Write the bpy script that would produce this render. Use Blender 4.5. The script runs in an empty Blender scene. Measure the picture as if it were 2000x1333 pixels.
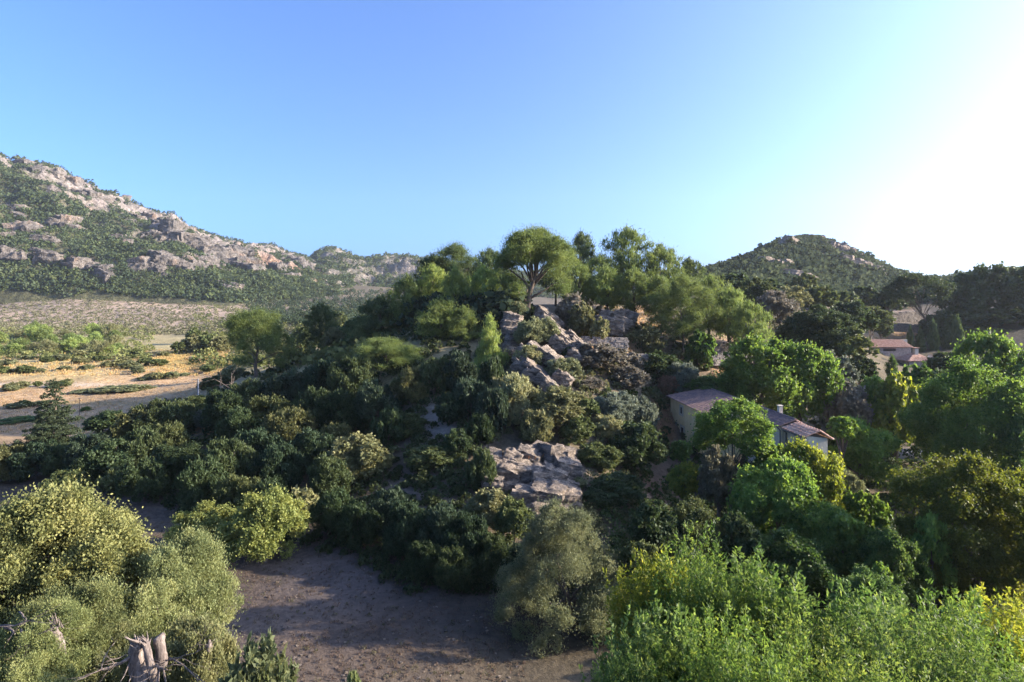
import bpy, math, random
import numpy as np

# ------------------------------------------------------------------ camera, sky, sun
F = 1111.0                      # focal length in photo pixels (2000 px wide), horizon at photo row 600
SC = bpy.context.scene
COL = SC.collection
cam_data = bpy.data.cameras.new("camera")
cam_data.lens = 36.0 * F / 2000.0
cam_data.sensor_width = 36.0
cam_data.shift_y = -66.5 / 2000.0
cam_data.clip_start = 0.5
cam_data.clip_end = 20000.0
cam = bpy.data.objects.new("camera", cam_data)
cam.rotation_euler = (math.radians(90), 0, 0)
COL.objects.link(cam)
SC.camera = cam

SUN_AZ, SUN_EL = 89.0, 18.5     # degrees clockwise from the view direction, above the horizon
world = bpy.data.worlds.new("World")
SC.world = world
world.use_nodes = True
wn = world.node_tree
wn.nodes.clear()
sky = wn.nodes.new("ShaderNodeTexSky")
sky.sky_type = 'NISHITA'
sky.sun_disc = False
sky.sun_elevation = math.radians(SUN_EL)
sky.sun_rotation = math.radians(SUN_AZ)
sky.altitude = 100
sky.air_density = 0.6
sky.dust_density = 4.0
sky.ozone_density = 7.0
bgn = wn.nodes.new("ShaderNodeBackground")
bgn.inputs["Strength"].default_value = 0.15
won = wn.nodes.new("ShaderNodeOutputWorld")
wb = wn.nodes.new("ShaderNodeMix")           # white balance of the sky light
wb.data_type = 'RGBA'
wb.blend_type = 'MULTIPLY'
wb.inputs[0].default_value = 1.0
wb.inputs[7].default_value = (1.05, 1.02, 1.0, 1)
wn.links.new(sky.outputs[0], wb.inputs[6])
wn.links.new(wb.outputs[2], bgn.inputs["Color"])
wn.links.new(bgn.outputs[0], won.inputs["Surface"])

sun_data = bpy.data.lights.new("sun", 'SUN')
sun_data.energy = 4.8
sun_data.angle = math.radians(0.53)
sun_data.color = (1.0, 0.86, 0.66)
sun = bpy.data.objects.new("sun", sun_data)
from mathutils import Vector
_a, _e = math.radians(SUN_AZ), math.radians(SUN_EL)
SUNV = Vector((math.sin(_a) * math.cos(_e), math.cos(_a) * math.cos(_e), math.sin(_e)))
sun.rotation_euler = SUNV.to_track_quat('Z', 'Y').to_euler()
COL.objects.link(sun)

SC.view_settings.view_transform = 'Standard'
SC.view_settings.look = 'None'
SC.view_settings.exposure = 1.82
SC.view_settings.gamma = 1.0
SC.cycles.max_bounces = 6
SC.cycles.diffuse_bounces = 3
SC.cycles.transmission_bounces = 4
SC.cycles.use_denoising = True

# ------------------------------------------------------------------ numeric helpers
RS = np.random.RandomState(11)


def _hash(ix, iy, iz, seed):
    h = (ix * 374761393 + iy * 668265263 + iz * 2147483647 + seed * 974711) & 0xFFFFFFFF
    h = ((h ^ (h >> 13)) * 1274126177) & 0xFFFFFFFF
    h = h ^ (h >> 16)
    return (h & 0xFFFFFF) / float(0xFFFFFF)


def vnoise(p, seed=0):
    p = np.asarray(p, dtype=np.float64)
    i = np.floor(p).astype(np.int64)
    f = p - i
    f = f * f * (3 - 2 * f)
    r = 0
    for dx in (0, 1):
        wx = f[:, 0] if dx else 1 - f[:, 0]
        for dy in (0, 1):
            wy = f[:, 1] if dy else 1 - f[:, 1]
            for dz in (0, 1):
                wz = f[:, 2] if dz else 1 - f[:, 2]
                r = r + wx * wy * wz * _hash(i[:, 0] + dx, i[:, 1] + dy, i[:, 2] + dz, seed)
    return r * 2 - 1


def fbm(p, octaves=4, seed=0, ridged=False):
    p = np.asarray(p, dtype=np.float64)
    a, s, r = 1.0, 0.0, 0
    for k in range(octaves):
        n = vnoise(p * 2.03 ** k + 17.3 * k, seed + k)
        if ridged:
            n = 1 - 2 * np.abs(n)
        r = r + a * n
        s += a
        a *= 0.5
    return r / s


def xyz(px, py, d):
    """photo pixel at forward depth d -> world point"""
    return np.array([(px - 1000.0) / F * d, d, -(py - 600.0) / F * d])


# ------------------------------------------------------------------ mesh helpers
def mesh_from(name, verts, faces_flat, nper, mat=None, attrs=None, smooth=False):
    """faces_flat: (n, nper) int array"""
    me = bpy.data.meshes.new(name)
    verts = np.asarray(verts, dtype=np.float32)
    faces_flat = np.asarray(faces_flat, dtype=np.int32)
    nf = len(faces_flat)
    me.vertices.add(len(verts))
    me.vertices.foreach_set("co", verts.ravel())
    me.loops.add(nf * nper)
    me.loops.foreach_set("vertex_index", faces_flat.ravel())
    me.polygons.add(nf)
    me.polygons.foreach_set("loop_start", np.arange(nf, dtype=np.int32) * nper)
    if smooth:
        me.polygons.foreach_set("use_smooth", np.ones(nf, dtype=bool))
    for nm, dom, typ, data in (attrs or []):
        at = me.attributes.new(nm, typ, dom)
        if typ == 'FLOAT':
            at.data.foreach_set("value", np.asarray(data, dtype=np.float32).ravel())
        else:
            at.data.foreach_set("color", np.asarray(data, dtype=np.float32).ravel())
    me.update(calc_edges=True)
    if mat is not None:
        me.materials.append(mat)
    return me


class MB:
    """collects polygons of any size into one mesh"""
    def __init__(self):
        self.v, self.f = [], []

    def poly(self, pts):
        b = len(self.v)
        self.v += [tuple(p) for p in pts]
        self.f.append(list(range(b, b + len(pts))))

    def box(self, c, s, ax=None):
        ax = ax if ax is not None else np.eye(3)
        c = np.asarray(c, float)
        hx, hy, hz = [np.asarray(ax[i]) * s[i] / 2 for i in range(3)]
        b = len(self.v)
        for k in range(8):
            p = c + hx * (1 if k & 1 else -1) + hy * (1 if k & 2 else -1) + hz * (1 if k & 4 else -1)
            self.v.append(tuple(p))
        for q in ((0, 2, 3, 1), (4, 5, 7, 6), (0, 1, 5, 4), (2, 6, 7, 3), (0, 4, 6, 2), (1, 3, 7, 5)):
            self.f.append([b + i for i in q])

    def tube(self, pts, rad, n=6, cap=True):
        pts = [np.asarray(p, float) for p in pts]
        b = len(self.v)
        prev = None
        for i, p in enumerate(pts):
            t = pts[min(i + 1, len(pts) - 1)] - pts[max(i - 1, 0)]
            t = t / (np.linalg.norm(t) + 1e-9)
            if prev is None:
                u = np.cross(t, (0.3, 1, 0.1) if abs(t[1]) < 0.9 else (1, 0, 0))
            else:
                u = prev - t * np.dot(prev, t)
            u = u / (np.linalg.norm(u) + 1e-9)
            prev = u
            w = np.cross(t, u)
            for k in range(n):
                a = 2 * math.pi * k / n
                self.v.append(tuple(p + (u * math.cos(a) + w * math.sin(a)) * rad[i]))
        for i in range(len(pts) - 1):
            for k in range(n):
                k2 = (k + 1) % n
                self.f.append([b + i * n + k, b + i * n + k2, b + (i + 1) * n + k2, b + (i + 1) * n + k])
        if cap:
            self.f.append([b + k for k in range(n)][::-1])
            self.f.append([b + (len(pts) - 1) * n + k for k in range(n)])

    def mesh(self, name, mat, smooth=False):
        me = bpy.data.meshes.new(name)
        me.from_pydata(self.v, [], self.f)
        if smooth:
            me.polygons.foreach_set("use_smooth", np.ones(len(me.polygons), dtype=bool))
        me.materials.append(mat)
        me.update()
        return me


def link(name, data, parent=None, loc=(0, 0, 0), scale=(1, 1, 1), rot=(0, 0, 0), color=None):
    o = bpy.data.objects.new(name, data)
    COL.objects.link(o)
    o.location = loc
    o.scale = scale
    o.rotation_euler = rot
    if parent is not None:
        o.parent = parent
    if color is not None:
        o.color = (color[0], color[1], color[2], 1)
    return o


def tag(o, label=None, cat=None, group=None, kind=None):
    for k, v in (("label", label), ("category", cat), ("group", group), ("kind", kind)):
        if v:
            o[k] = v
    return o


def thing(name, loc, label, cat, group=None):
    return tag(link(name, None, loc=loc), label, cat, group)


# ------------------------------------------------------------------ materials
def new_mat(name):
    m = bpy.data.materials.new(name)
    m.use_nodes = True
    nt = m.node_tree
    nt.nodes.clear()
    return m, nt


def N(nt, typ, **kw):
    n = nt.nodes.new(typ)
    for k, v in kw.items():
        if k in n.inputs:
            n.inputs[k].default_value = v
        else:
            setattr(n, k, v)
    return n


def leaf_material(name, trans=0.35, rough=0.55, spec=0.25, hue=0.035):
    m, nt = new_mat(name)
    L = nt.links.new
    oi = N(nt, "ShaderNodeObjectInfo")
    at = N(nt, "ShaderNodeAttribute")
    at.attribute_name = "tint"
    mr = N(nt, "ShaderNodeMapRange")
    mr.inputs["To Min"].default_value = 0.5 + hue * 0.6
    mr.inputs["To Max"].default_value = 0.5 - hue
    L(at.outputs["Fac"], mr.inputs["Value"])
    mv = N(nt, "ShaderNodeMapRange")
    mv.inputs["To Min"].default_value = 0.55
    mv.inputs["To Max"].default_value = 1.55
    L(at.outputs["Fac"], mv.inputs["Value"])
    mo = N(nt, "ShaderNodeMapRange")
    mo.inputs["To Min"].default_value = 0.82
    mo.inputs["To Max"].default_value = 1.2
    L(oi.outputs["Random"], mo.inputs["Value"])
    mul = N(nt, "ShaderNodeMath", operation='MULTIPLY')
    L(mv.outputs[0], mul.inputs[0])
    L(mo.outputs[0], mul.inputs[1])
    hs = N(nt, "ShaderNodeHueSaturation")
    L(mr.outputs[0], hs.inputs["Hue"])
    L(mul.outputs[0], hs.inputs["Value"])
    L(oi.outputs["Color"], hs.inputs["Color"])
    p = N(nt, "ShaderNodeBsdfPrincipled")
    p.inputs["Roughness"].default_value = rough
    p.inputs["Specular IOR Level"].default_value = spec
    L(hs.outputs[0], p.inputs["Base Color"])
    hs2 = N(nt, "ShaderNodeHueSaturation")
    hs2.inputs["Hue"].default_value = 0.487
    hs2.inputs["Saturation"].default_value = 1.15
    hs2.inputs["Value"].default_value = 1.5
    L(hs.outputs[0], hs2.inputs["Color"])
    t = N(nt, "ShaderNodeBsdfTranslucent")
    L(hs2.outputs[0], t.inputs["Color"])
    mx = N(nt, "ShaderNodeMixShader")
    mx.inputs[0].default_value = trans
    L(p.outputs[0], mx.inputs[1])
    L(t.outputs[0], mx.inputs[2])
    o = N(nt, "ShaderNodeOutputMaterial")
    L(mx.outputs[0], o.inputs["Surface"])
    return m


def noise_material(name, stops, scale=1.0, detail=8.0, rough=0.9, bump=0.4, bump_dist=0.1, attr=None, attr_mix=1.0,
                   scale2=None, dark=0.0, spec=0.2, stretch=(1, 1, 1)):
    """colour ramp over fractal noise in object space, optional colour attribute multiplied in, bump from the noise"""
    m, nt = new_mat(name)
    L = nt.links.new
    tc = N(nt, "ShaderNodeTexCoord")
    mp = N(nt, "ShaderNodeMapping")
    mp.inputs["Scale"].default_value = stretch
    L(tc.outputs["Object"], mp.inputs["Vector"])
    n1 = N(nt, "ShaderNodeTexNoise")
    n1.inputs["Scale"].default_value = scale
    n1.inputs["Detail"].default_value = detail
    n1.inputs["Roughness"].default_value = 0.62
    L(mp.outputs[0], n1.inputs["Vector"])
    cr = N(nt, "ShaderNodeValToRGB")
    els = cr.color_ramp.elements
    while len(els) < len(stops):
        els.new(0.5)
    for e, (pos, c) in zip(els, stops):
        e.position = pos
        e.color = (c[0], c[1], c[2], 1)
    L(n1.outputs["Fac"], cr.inputs[0])
    colr = cr.outputs[0]
    if attr:
        at = N(nt, "ShaderNodeAttribute")
        at.attribute_name = attr
        mx = N(nt, "ShaderNodeMix", data_type='RGBA', blend_type='MULTIPLY')
        mx.inputs[0].default_value = attr_mix
        L(colr, mx.inputs[6])
        L(at.outputs["Color"], mx.inputs[7])
        colr = mx.outputs[2]
    hgt = n1.outputs["Fac"]
    if scale2:
        n2 = N(nt, "ShaderNodeTexNoise")
        n2.inputs["Scale"].default_value = scale2
        n2.inputs["Detail"].default_value = 6
        n2.inputs["Roughness"].default_value = 0.7
        L(mp.outputs[0], n2.inputs["Vector"])
        mrg = N(nt, "ShaderNodeMapRange")
        mrg.inputs["From Min"].default_value = 0.3
        mrg.inputs["From Max"].default_value = 0.7
        mrg.inputs["To Min"].default_value = 1.0 - dark
        mrg.inputs["To Max"].default_value = 1.0 + dark * 0.6
        L(n2.outputs["Fac"], mrg.inputs["Value"])
        vm = N(nt, "ShaderNodeVectorMath", operation='SCALE')
        L(colr, vm.inputs[0])
        L(mrg.outputs[0], vm.inputs["Scale"])
        colr = vm.outputs[0]
        ad = N(nt, "ShaderNodeMath", operation='ADD')
        L(n1.outputs["Fac"], ad.inputs[0])
        L(n2.outputs["Fac"], ad.inputs[1])
        hgt = ad.outputs[0]
    p = N(nt, "ShaderNodeBsdfPrincipled")
    p.inputs["Roughness"].default_value = rough
    p.inputs["Specular IOR Level"].default_value = spec
    L(colr, p.inputs["Base Color"])
    if bump:
        b = N(nt, "ShaderNodeBump")
        b.inputs["Strength"].default_value = bump
        b.inputs["Distance"].default_value = bump_dist
        L(hgt, b.inputs["Height"])
        L(b.outputs[0], p.inputs["Normal"])
    o = N(nt, "ShaderNodeOutputMaterial")
    L(p.outputs[0], o.inputs["Surface"])
    return m


M_LEAF = leaf_material("leaf", 0.30, 0.55, 0.12)
M_FAR = leaf_material("far_leaf", 0.25, 0.8, 0.0)
M_SOFT = leaf_material("thin_leaf", 0.48, 0.5, 0.2, 0.04)
M_NEEDLE = leaf_material("needle", 0.40, 0.6, 0.2, 0.03)
M_BARK = noise_material("bark", [(0.3, (0.055, 0.042, 0.034)), (0.7, (0.17, 0.13, 0.10))], 5, stretch=(1, 1, 0.3), bump=0.8, bump_dist=0.05)
M_PALEBARK = noise_material("weathered_wood", [(0.3, (0.045, 0.036, 0.032)), (0.52, (0.15, 0.12, 0.105)), (0.75, (0.29, 0.24, 0.21))], 9, stretch=(1, 1, 0.25), bump=1.0, bump_dist=0.05)
M_GROUND = noise_material("ground", [(0.28, (0.62, 0.62, 0.62)), (0.5, (1, 1, 1)), (0.75, (1.3, 1.25, 1.15))], 0.22, 10, 0.95, 0.6, 0.25, attr="col",
                          scale2=2.2, dark=0.38)
M_ROCK = noise_material("limestone", [(0.3, (0.05, 0.045, 0.042)), (0.42, (0.155, 0.128, 0.108)), (0.56, (0.28, 0.225, 0.18)), (0.75, (0.42, 0.33, 0.25))],
                        1.3, 12, 0.9, 1.0, 0.35, scale2=6.0, dark=0.55, stretch=(0.7, 0.7, 1.7))
M_MOUNT = noise_material("mountain_rock", [(0.3, (0.7, 0.7, 0.72)), (0.5, (1, 1, 1)), (0.72, (1.25, 1.2, 1.12))], 0.05, 10, 0.95, 1.0, 8.0, attr="col",
                         scale2=0.16, dark=0.6)

# ------------------------------------------------------------------ terrain: one sheet through surveyed points (photo column, depth, height)
CP = [
    # valley floor
    (700, 30, -20), (500, 30, -20), (900, 33, -20.3), (1000, 34, -20.5), (600, 44, -20), (450, 44, -20.2), (300, 55, -20.2), (50, 64, -20.5),
    (-200, 64, -20.5), (-200, 30, -19.5), (100, 30, -19.5), (-300, 110, -21),
    # sunlit fields
    (100, 102, -21.5), (30, 128, -21.5), (200, 120, -21.3), (350, 150, -20.3), (350, 188, -19.8), (100, 190, -19), (250, 240, -17.5), (100, 260, -16),
    (0, 390, -12), (200, 390, -12), (400, 300, -14.5), (450, 400, -10), (0, 600, 6), (250, 600, 6), (450, 620, 3), (600, 700, 8), (650, 300, -13),
    (700, 450, -6), (-400, 300, -12), (-400, 700, 12), (0, 80, -21.2), (0, 900, 60), (300, 900, 55), (700, 900, 30), (500, 200, -17.5),
    (520, 150, -17), (650, 180, -14),
    # left flank of the ridge
    (200, 85, -19.8), (300, 88, -19), (400, 100, -16.5), (503, 112, -13.6), (600, 118, -10.5), (600, 90, -15), (450, 75, -18.3), (700, 75, -16.3),
    (700, 108, -8), (700, 58, -18.6), (600, 55, -19.6), (800, 100, -5.5), (800, 80, -11.5), (800, 62, -16.6), (800, 48, -19.4), (900, 108, -3),
    (900, 85, -9), (900, 70, -13), (900, 55, -17.5), (900, 44, -19.6), (960, 100, -3.5), (970, 85, -9.5),
    # crest and right flank
    (1045, 103, -2.3), (1045, 88, -6.5), (1060, 75, -11.2), (1040, 62, -15.7), (1040, 55, -18.0), (1050, 48, -19.9), (1050, 40, -20.3), (1130, 100, -5),
    (1130, 85, -9), (1130, 70, -13.5), (1140, 58, -17.5), (1200, 125, -0.5), (1200, 108, -4), (1200, 92, -8.5), (1220, 80, -13), (1230, 62, -19),
    (1000, 130, 0), (800, 140, -4), (1100, 150, 1), (1300, 140, 0), (1000, 220, -6), (800, 220, -12),
    (1330, 105, -8), (1330, 120, -4), (1420, 105, -9.5), (1420, 92, -12.5), (1300, 88, -14.5), (1300, 78, -18.7), (1400, 65, -20.3), (1300, 50, -20.8),
    (1500, 120, -9), (1500, 90, -16), (1550, 60, -21), (1700, 95, -21.5), (1770, 85, -21.8), (1900, 85, -22), (1700, 50, -21), (2000, 50, -21),
    (1500, 35, -20), (1900, 35, -20), (1600, 140, -8), (1600, 200, 1), (1750, 165, -14.5), (1750, 195, -9.5), (1760, 215, -3.5), (1900, 190, -6),
    (1900, 230, 6), (2000, 170, -8), (2000, 240, 10), (2300, 200, 5), (1450, 180, 3), (1400, 260, 8),
    # hill on the right
    (1380, 480, 24), (1430, 480, 27), (1470, 480, 35), (1510, 480, 45), (1570, 480, 51), (1620, 480, 46), (1680, 480, 38), (1730, 480, 25),
    (1780, 480, 18), (1900, 480, 14), (1300, 480, 10), (1570, 300, 13), (1570, 230, 4), (1700, 300, 7), (1570, 700, 12), (1400, 700, 8), (1800, 700, 8),
    (1000, 480, -4), (1000, 800, 10), (2300, 480, 15), (2300, 800, 10), (2000, 900, 10), (1400, 900, 10),
    # the rise the photograph is taken from, and the ground out of frame on the right
    (-200, 8, -15), (400, 8, -15), (1000, 8, -15), (1600, 8, -15), (2200, 8, -14), (0, 16, -18), (600, 17, -18.5), (1200, 17, -18), (1800, 17, -17),
    (300, 3, -12), (1000, 3, -12), (1700, 3, -12), (2600, 14, -14), (3200, 8, -14),
]
CP = np.array(CP, dtype=np.float64)


def _key(u, y):
    return np.stack([np.asarray(u) * 2.2, np.log(np.asarray(y))], axis=-1)


_K = _key((CP[:, 0] - 1000) / F, CP[:, 1])


def _phi(r2):
    return np.where(r2 > 1e-12, 0.5 * r2 * np.log(np.maximum(r2, 1e-12)), 0.0)


_n = len(CP)
_A = np.zeros((_n + 3, _n + 3))
_d2 = ((_K[:, None, :] - _K[None, :, :]) ** 2).sum(-1)
_A[:_n, :_n] = _phi(_d2) + np.eye(_n) * 0.0006
_A[:_n, _n] = 1
_A[:_n, _n + 1:] = _K
_A[_n, :_n] = 1
_A[_n + 1:, :_n] = _K.T
_W = np.linalg.solve(_A, np.concatenate([CP[:, 2], np.zeros(3)]))


def ground(x, y):
    x = np.atleast_1d(np.asarray(x, dtype=np.float64))
    y = np.atleast_1d(np.asarray(y, dtype=np.float64))
    yy = np.maximum(y, 3.0)
    u = np.clip(x / yy, -2.6, 2.6)
    out = np.empty(len(x))
    for s in range(0, len(x), 20000):
        k = _key(u[s:s + 20000], yy[s:s + 20000])
        d2 = ((k[:, None, :] - _K[None, :, :]) ** 2).sum(-1)
        out[s:s + 20000] = _phi(d2) @ _W[:_n] + _W[_n] + k @ _W[_n + 1:]
    p = np.stack([x, y, np.zeros_like(x)], -1)
    amp = np.clip(y / 60.0, 0.12, 3.0)
    out = out + fbm(p / 9.0, 4, 5) * 0.55 * np.minimum(amp, 1.2) + fbm(p / 45.0, 3, 9) * 1.1 * np.clip((y - 60) / 200, 0, 2.5)
    hill = np.exp(-((yy - 470) / 110.0) ** 2) * (u > 0.3) * (u < 0.75)
    out = out + hill * fbm(p / 38.0, 4, 15, True) * 5.0
    return out


us = np.concatenate([np.linspace(-2.5, -1.05, 40, endpoint=False), np.linspace(-1.05, 1.05, 460), np.linspace(1.05, 2.5, 41)[1:]])
ys = np.geomspace(3.0, 980.0, 330)
UU, YY = np.meshgrid(us, ys)
gx, gy = (UU * YY).ravel(), YY.ravel()
gz = ground(gx, gy)
GZ = gz.reshape(len(ys), len(us))


def gq(x, y):
    """height of the ground sheet, read back from its own grid"""
    x, y = np.asarray(x, float), np.maximum(np.asarray(y, float), 3.0)
    fi = np.clip(np.log(y / 3.0) / math.log(980.0 / 3.0) * (len(ys) - 1), 0, len(ys) - 1.001)
    fj = np.clip(np.interp(x / y, us, np.arange(len(us))), 0, len(us) - 1.001)
    i, j = fi.astype(int), fj.astype(int)
    a, b = fi - i, fj - j
    return (GZ[i, j] * (1 - b) + GZ[i, j + 1] * b) * (1 - a) + (GZ[i + 1, j] * (1 - b) + GZ[i + 1, j + 1] * b) * a


def g1(x, y):
    return float(gq([x], [y])[0])


_DD = np.geomspace(9, 850, 420)


def hit(px, py):
    """depth at which the sight line through a photo pixel first meets the ground"""
    u = (px - 1000.0) / F
    z = gq(u * _DD, _DD)
    s = z + (py - 600.0) / F * _DD
    idx = np.nonzero(s >= 0)[0]
    if len(idx) == 0:
        return None
    i = idx[0]
    if i == 0:
        return float(_DD[0])
    a = s[i - 1] / (s[i - 1] - s[i])
    return float(_DD[i - 1] * (1 - a) + _DD[i] * a)


def project(v):
    return 1000 + v[:, 0] / v[:, 1] * F, 600 - v[:, 2] / v[:, 1] * F


def blobs(px, py, base, items):
    c = np.tile(np.array(base, float), (len(px), 1))
    for (bx, by, rx, ry, colr, w) in items:
        g = np.exp(-(((px - bx) / rx) ** 2 + ((py - by) / ry) ** 2) ** 2) * w
        c = c * (1 - g[:, None]) + np.array(colr)[None, :] * g[:, None]
    return c


gv = np.stack([gx, gy, gz], -1)
gpx, gpy = project(gv)
nr, nc = len(ys), len(us)
ii = np.arange(nr * nc).reshape(nr, nc)
gf = np.stack([ii[:-1, :-1].ravel(), ii[:-1, 1:].ravel(), ii[1:, 1:].ravel(), ii[1:, :-1].ravel()], -1)
TAN, GOLD, PINK, SOIL, LITTER, EARTH = (.41, .275, .155), (.42, .30, .10), (.33, .245, .185), (.092, .070, .058), (.10, .08, .052), (.40, .25, .15)
gc = blobs(gpx, gpy, LITTER, [
    (250, 700, 700, 120, (.30, .25, .13), 1), (200, 612, 620, 36, PINK, 1), (120, 800, 330, 75, TAN, 1), (330, 742, 130, 22, TAN, 1),
    (40, 705, 120, 18, (.34, .28, .14), .8), (370, 703, 95, 16, GOLD, 1), (100, 735, 120, 12, (.42, .32, .15), .8), (60, 752, 170, 5, (.50, .42, .33), .8),
    (160, 788, 160, 5, (.2, .17, .08), .55), (60, 825, 160, 5, (.24, .19, .09), .6), (560, 700, 90, 25, (.40, .30, .14), .7),
    (1000, 1190, 1300, 330, LITTER, 0), (560, 1190, 480, 210, SOIL, 1), (150, 985, 260, 60, SOIL, 1), (640, 1130, 120, 60, (.12, .098, .09), .8),
    (870, 830, 90, 60, (.27, .22, .18), .8), (820, 960, 60, 60, (.15, .12, .10), .7),
    (1160, 650, 160, 60, (.27, .20, .13), .9), (1190, 680, 90, 12, (.45, .31, .15), .9), (1420, 700, 60, 45, EARTH, .8), (1430, 723, 60, 10, (.5, .36, .24), .8),
    (1290, 830, 30, 50, (.45, .24, .13), 1), (1310, 960, 60, 60, (.25, .16, .11), .9), (1770, 885, 40, 10, (.42, .38, .34), .9),
    (1760, 640, 70, 40, (.34, .25, .20), .9), (1740, 660, 60, 14, (.46, .30, .15), .9), (1060, 920, 90, 60, (.22, .18, .14), .9),
])
gn = fbm(gv / np.array([14.0, 7.0, 7.0]), 4, 31) + 0.6 * fbm(gv / np.array([40.0, 5.0, 9.0]), 4, 37) * (gpy < 850)
gc = gc * (1 + 0.28 * gn[:, None])
gcol = np.concatenate([np.clip(gc, 0.01, 0.8), np.ones((len(gc), 1))], -1)
tag(link("ground", mesh_from("ground", gv, gf, 4, M_GROUND, [("col", 'POINT', 'FLOAT_COLOR', gcol)], True)), kind="structure")

# a low plain far out, so that the land reaches the horizon in every direction
_pl = MB()
_ring = [(math.cos(a) * 9000, math.sin(a) * 9000, -32.0) for a in np.linspace(0, 2 * math.pi, 64, endpoint=False)]
_pl.poly(_ring)
M_PLAIN = noise_material("plain", [(0.3, (0.10, 0.09, 0.05)), (0.7, (0.24, 0.2, 0.12))], 0.02, bump=0)
tag(link("terrain", _pl.mesh("terrain", M_PLAIN)), kind="structure")


# ------------------------------------------------------------------ far mountains
def mountain(name, crest, d_base, d_crest, z_base, px0, px1, nu, nt, seed, prof_pow, amp, rock_fn, steps=0.0):
    crest = np.array(crest, float)
    pxs = np.linspace(px0, px1, nu)
    cy = np.interp(pxs, crest[:, 0], crest[:, 1])
    dc = np.interp(pxs, *np.array(d_crest, float).T)
    db = np.interp(pxs, *np.array(d_base, float).T)
    zb = np.interp(pxs, *np.array(z_base, float).T)
    zc = (600 - cy) / F * dc
    t = np.concatenate([np.linspace(0, 1, nt), 1 + np.linspace(0, 0.5, nt // 5)[1:]])
    T, PX = np.meshgrid(t, pxs, indexing='ij')
    D = db[None, :] + (dc - db)[None, :] * T
    X = (PX - 1000) / F * D
    P = np.stack([X.ravel(), D.ravel(), np.zeros(X.size)], -1)
    tt = T.ravel()
    warp = fbm(P / 150.0, 4, seed + 3) * 0.10
    te = np.clip(tt + warp * np.sin(np.clip(tt, 0, 1) * math.pi), 0, 1)
    pr = te ** prof_pow
    if steps:
        k = te * 5 + fbm(P / 260.0, 3, seed + 8) * 1.2
        fr = k - np.floor(k)
        st = np.floor(k) + np.clip((fr - 0.6) / 0.25, 0, 1)
        pr = pr + steps * (st - k) / 5 * np.sin(np.clip(tt, 0, 1) * math.pi)
    back = np.clip(tt - 1, 0, 1)
    zbv = np.broadcast_to(zb[None, :], T.shape).ravel()
    zcv = np.broadcast_to(zc[None, :], T.shape).ravel()
    z = zbv + (zcv - zbv) * pr - back * 0.9 * zcv
    env = np.sin(np.clip(tt, 0, 1) * math.pi) ** 0.5
    z = z + (fbm(P / 120.0, 5, seed, True) * amp + fbm(P / 28.0, 4, seed + 5, True) * amp * 0.28) * env
    z = z + fbm(P / 22.0, 4, seed + 6, True) * 4.0 * np.clip(tt, 0, 1)
    cz = np.clip((tt - 0.55) / 0.3, 0, 1) * np.clip((1.06 - tt) / 0.1, 0, 1)
    z = z + (fbm(P / np.array([40.0, 90.0, 40.0]), 5, seed + 12, True) * 14.0 - 5.0) * cz
    V = np.stack([P[:, 0], P[:, 1], z], -1)
    px, py = project(V)
    n_t = len(t)
    I = np.arange(n_t * nu).reshape(n_t, nu)
    fc = np.stack([I[:-1, :-1].ravel(), I[:-1, 1:].ravel(), I[1:, 1:].ravel(), I[1:, :-1].ravel()], -1)
    a = V.reshape(n_t, nu, 3)
    du = np.gradient(a, axis=1)
    dv = np.gradient(a, axis=0)
    nrm = np.cross(du.reshape(-1, 3), dv.reshape(-1, 3))
    nz = np.abs(nrm[:, 2]) / (np.linalg.norm(nrm, axis=1) + 1e-9)
    rock, col = rock_fn(px, py, V, nz, np.interp(px, crest[:, 0], crest[:, 1]), tt)
    colr = np.concatenate([col, np.ones((len(col), 1))], -1)
    me = mesh_from(name, V, fc, 4, M_MOUNT, [("col", 'POINT', 'FLOAT_COLOR', colr)], False)
    tag(link(name, me), kind="structure")
    return V, fc, rock, tt, px, py


ROCKC, ORANGE, SCRUB = np.array((.25, .215, .195)), np.array((.36, .20, .12)), np.array((.095, .095, .05))


def patchsum(px, py, items):
    r = np.zeros(len(px))
    for bx, by, rx, ry, w in items:
        r = np.maximum(r, w * np.exp(-(((px - bx) / rx) ** 2 + ((py - by) / ry) ** 2) ** 1.5))
    return r


def rock_main(px, py, V, nz, cy, tt):
    n = fbm(V / 60.0, 5, 71)
    n2 = fbm(V / 18.0, 4, 73)
    below = py - cy
    band = np.exp(-(below / np.interp(px, [0, 300, 420, 520], [22, 40, 60, 55])) ** 2)
    pt = patchsum(px, py, [(180, 516, 52, 15, 1), (300, 520, 34, 17, 1), (25, 405, 18, 14, .9), (120, 435, 50, 12, .8), (65, 455, 40, 14, .8),
                           (85, 495, 34, 10, .7), (235, 462, 40, 10, .5), (330, 455, 30, 22, .75), (420, 505, 60, 40, .75), (15, 495, 30, 10, .7), (330, 420, 60, 14, .5)])
    rock = np.clip(band * 1.0 + pt * 1.15 + (0.75 - nz) * 1.3 + n * 0.75 + n2 * 0.5 - 0.22, 0, 1)
    low = np.clip((tt - 0.03) / 0.2, 0, 1)
    rock = rock * low * np.clip((575 - py) / 40, 0, 1)
    org = patchsum(px, py, [(470, 500, 16, 30, .7), (520, 515, 40, 20, .9), (580, 535, 50, 22, .9), (180, 520, 50, 12, .35), (25, 410, 20, 12, .4)])
    org = np.clip(org + 0.25 * n2, 0, 1) * 0.8
    c = ROCKC[None, :] * (1 + 0.3 * n2[:, None])
    c = c * (1 - org[:, None]) + ORANGE[None, :] * org[:, None]
    c = SCRUB[None, :] * (1 - rock[:, None]) + c * rock[:, None]
    return rock, c


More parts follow.
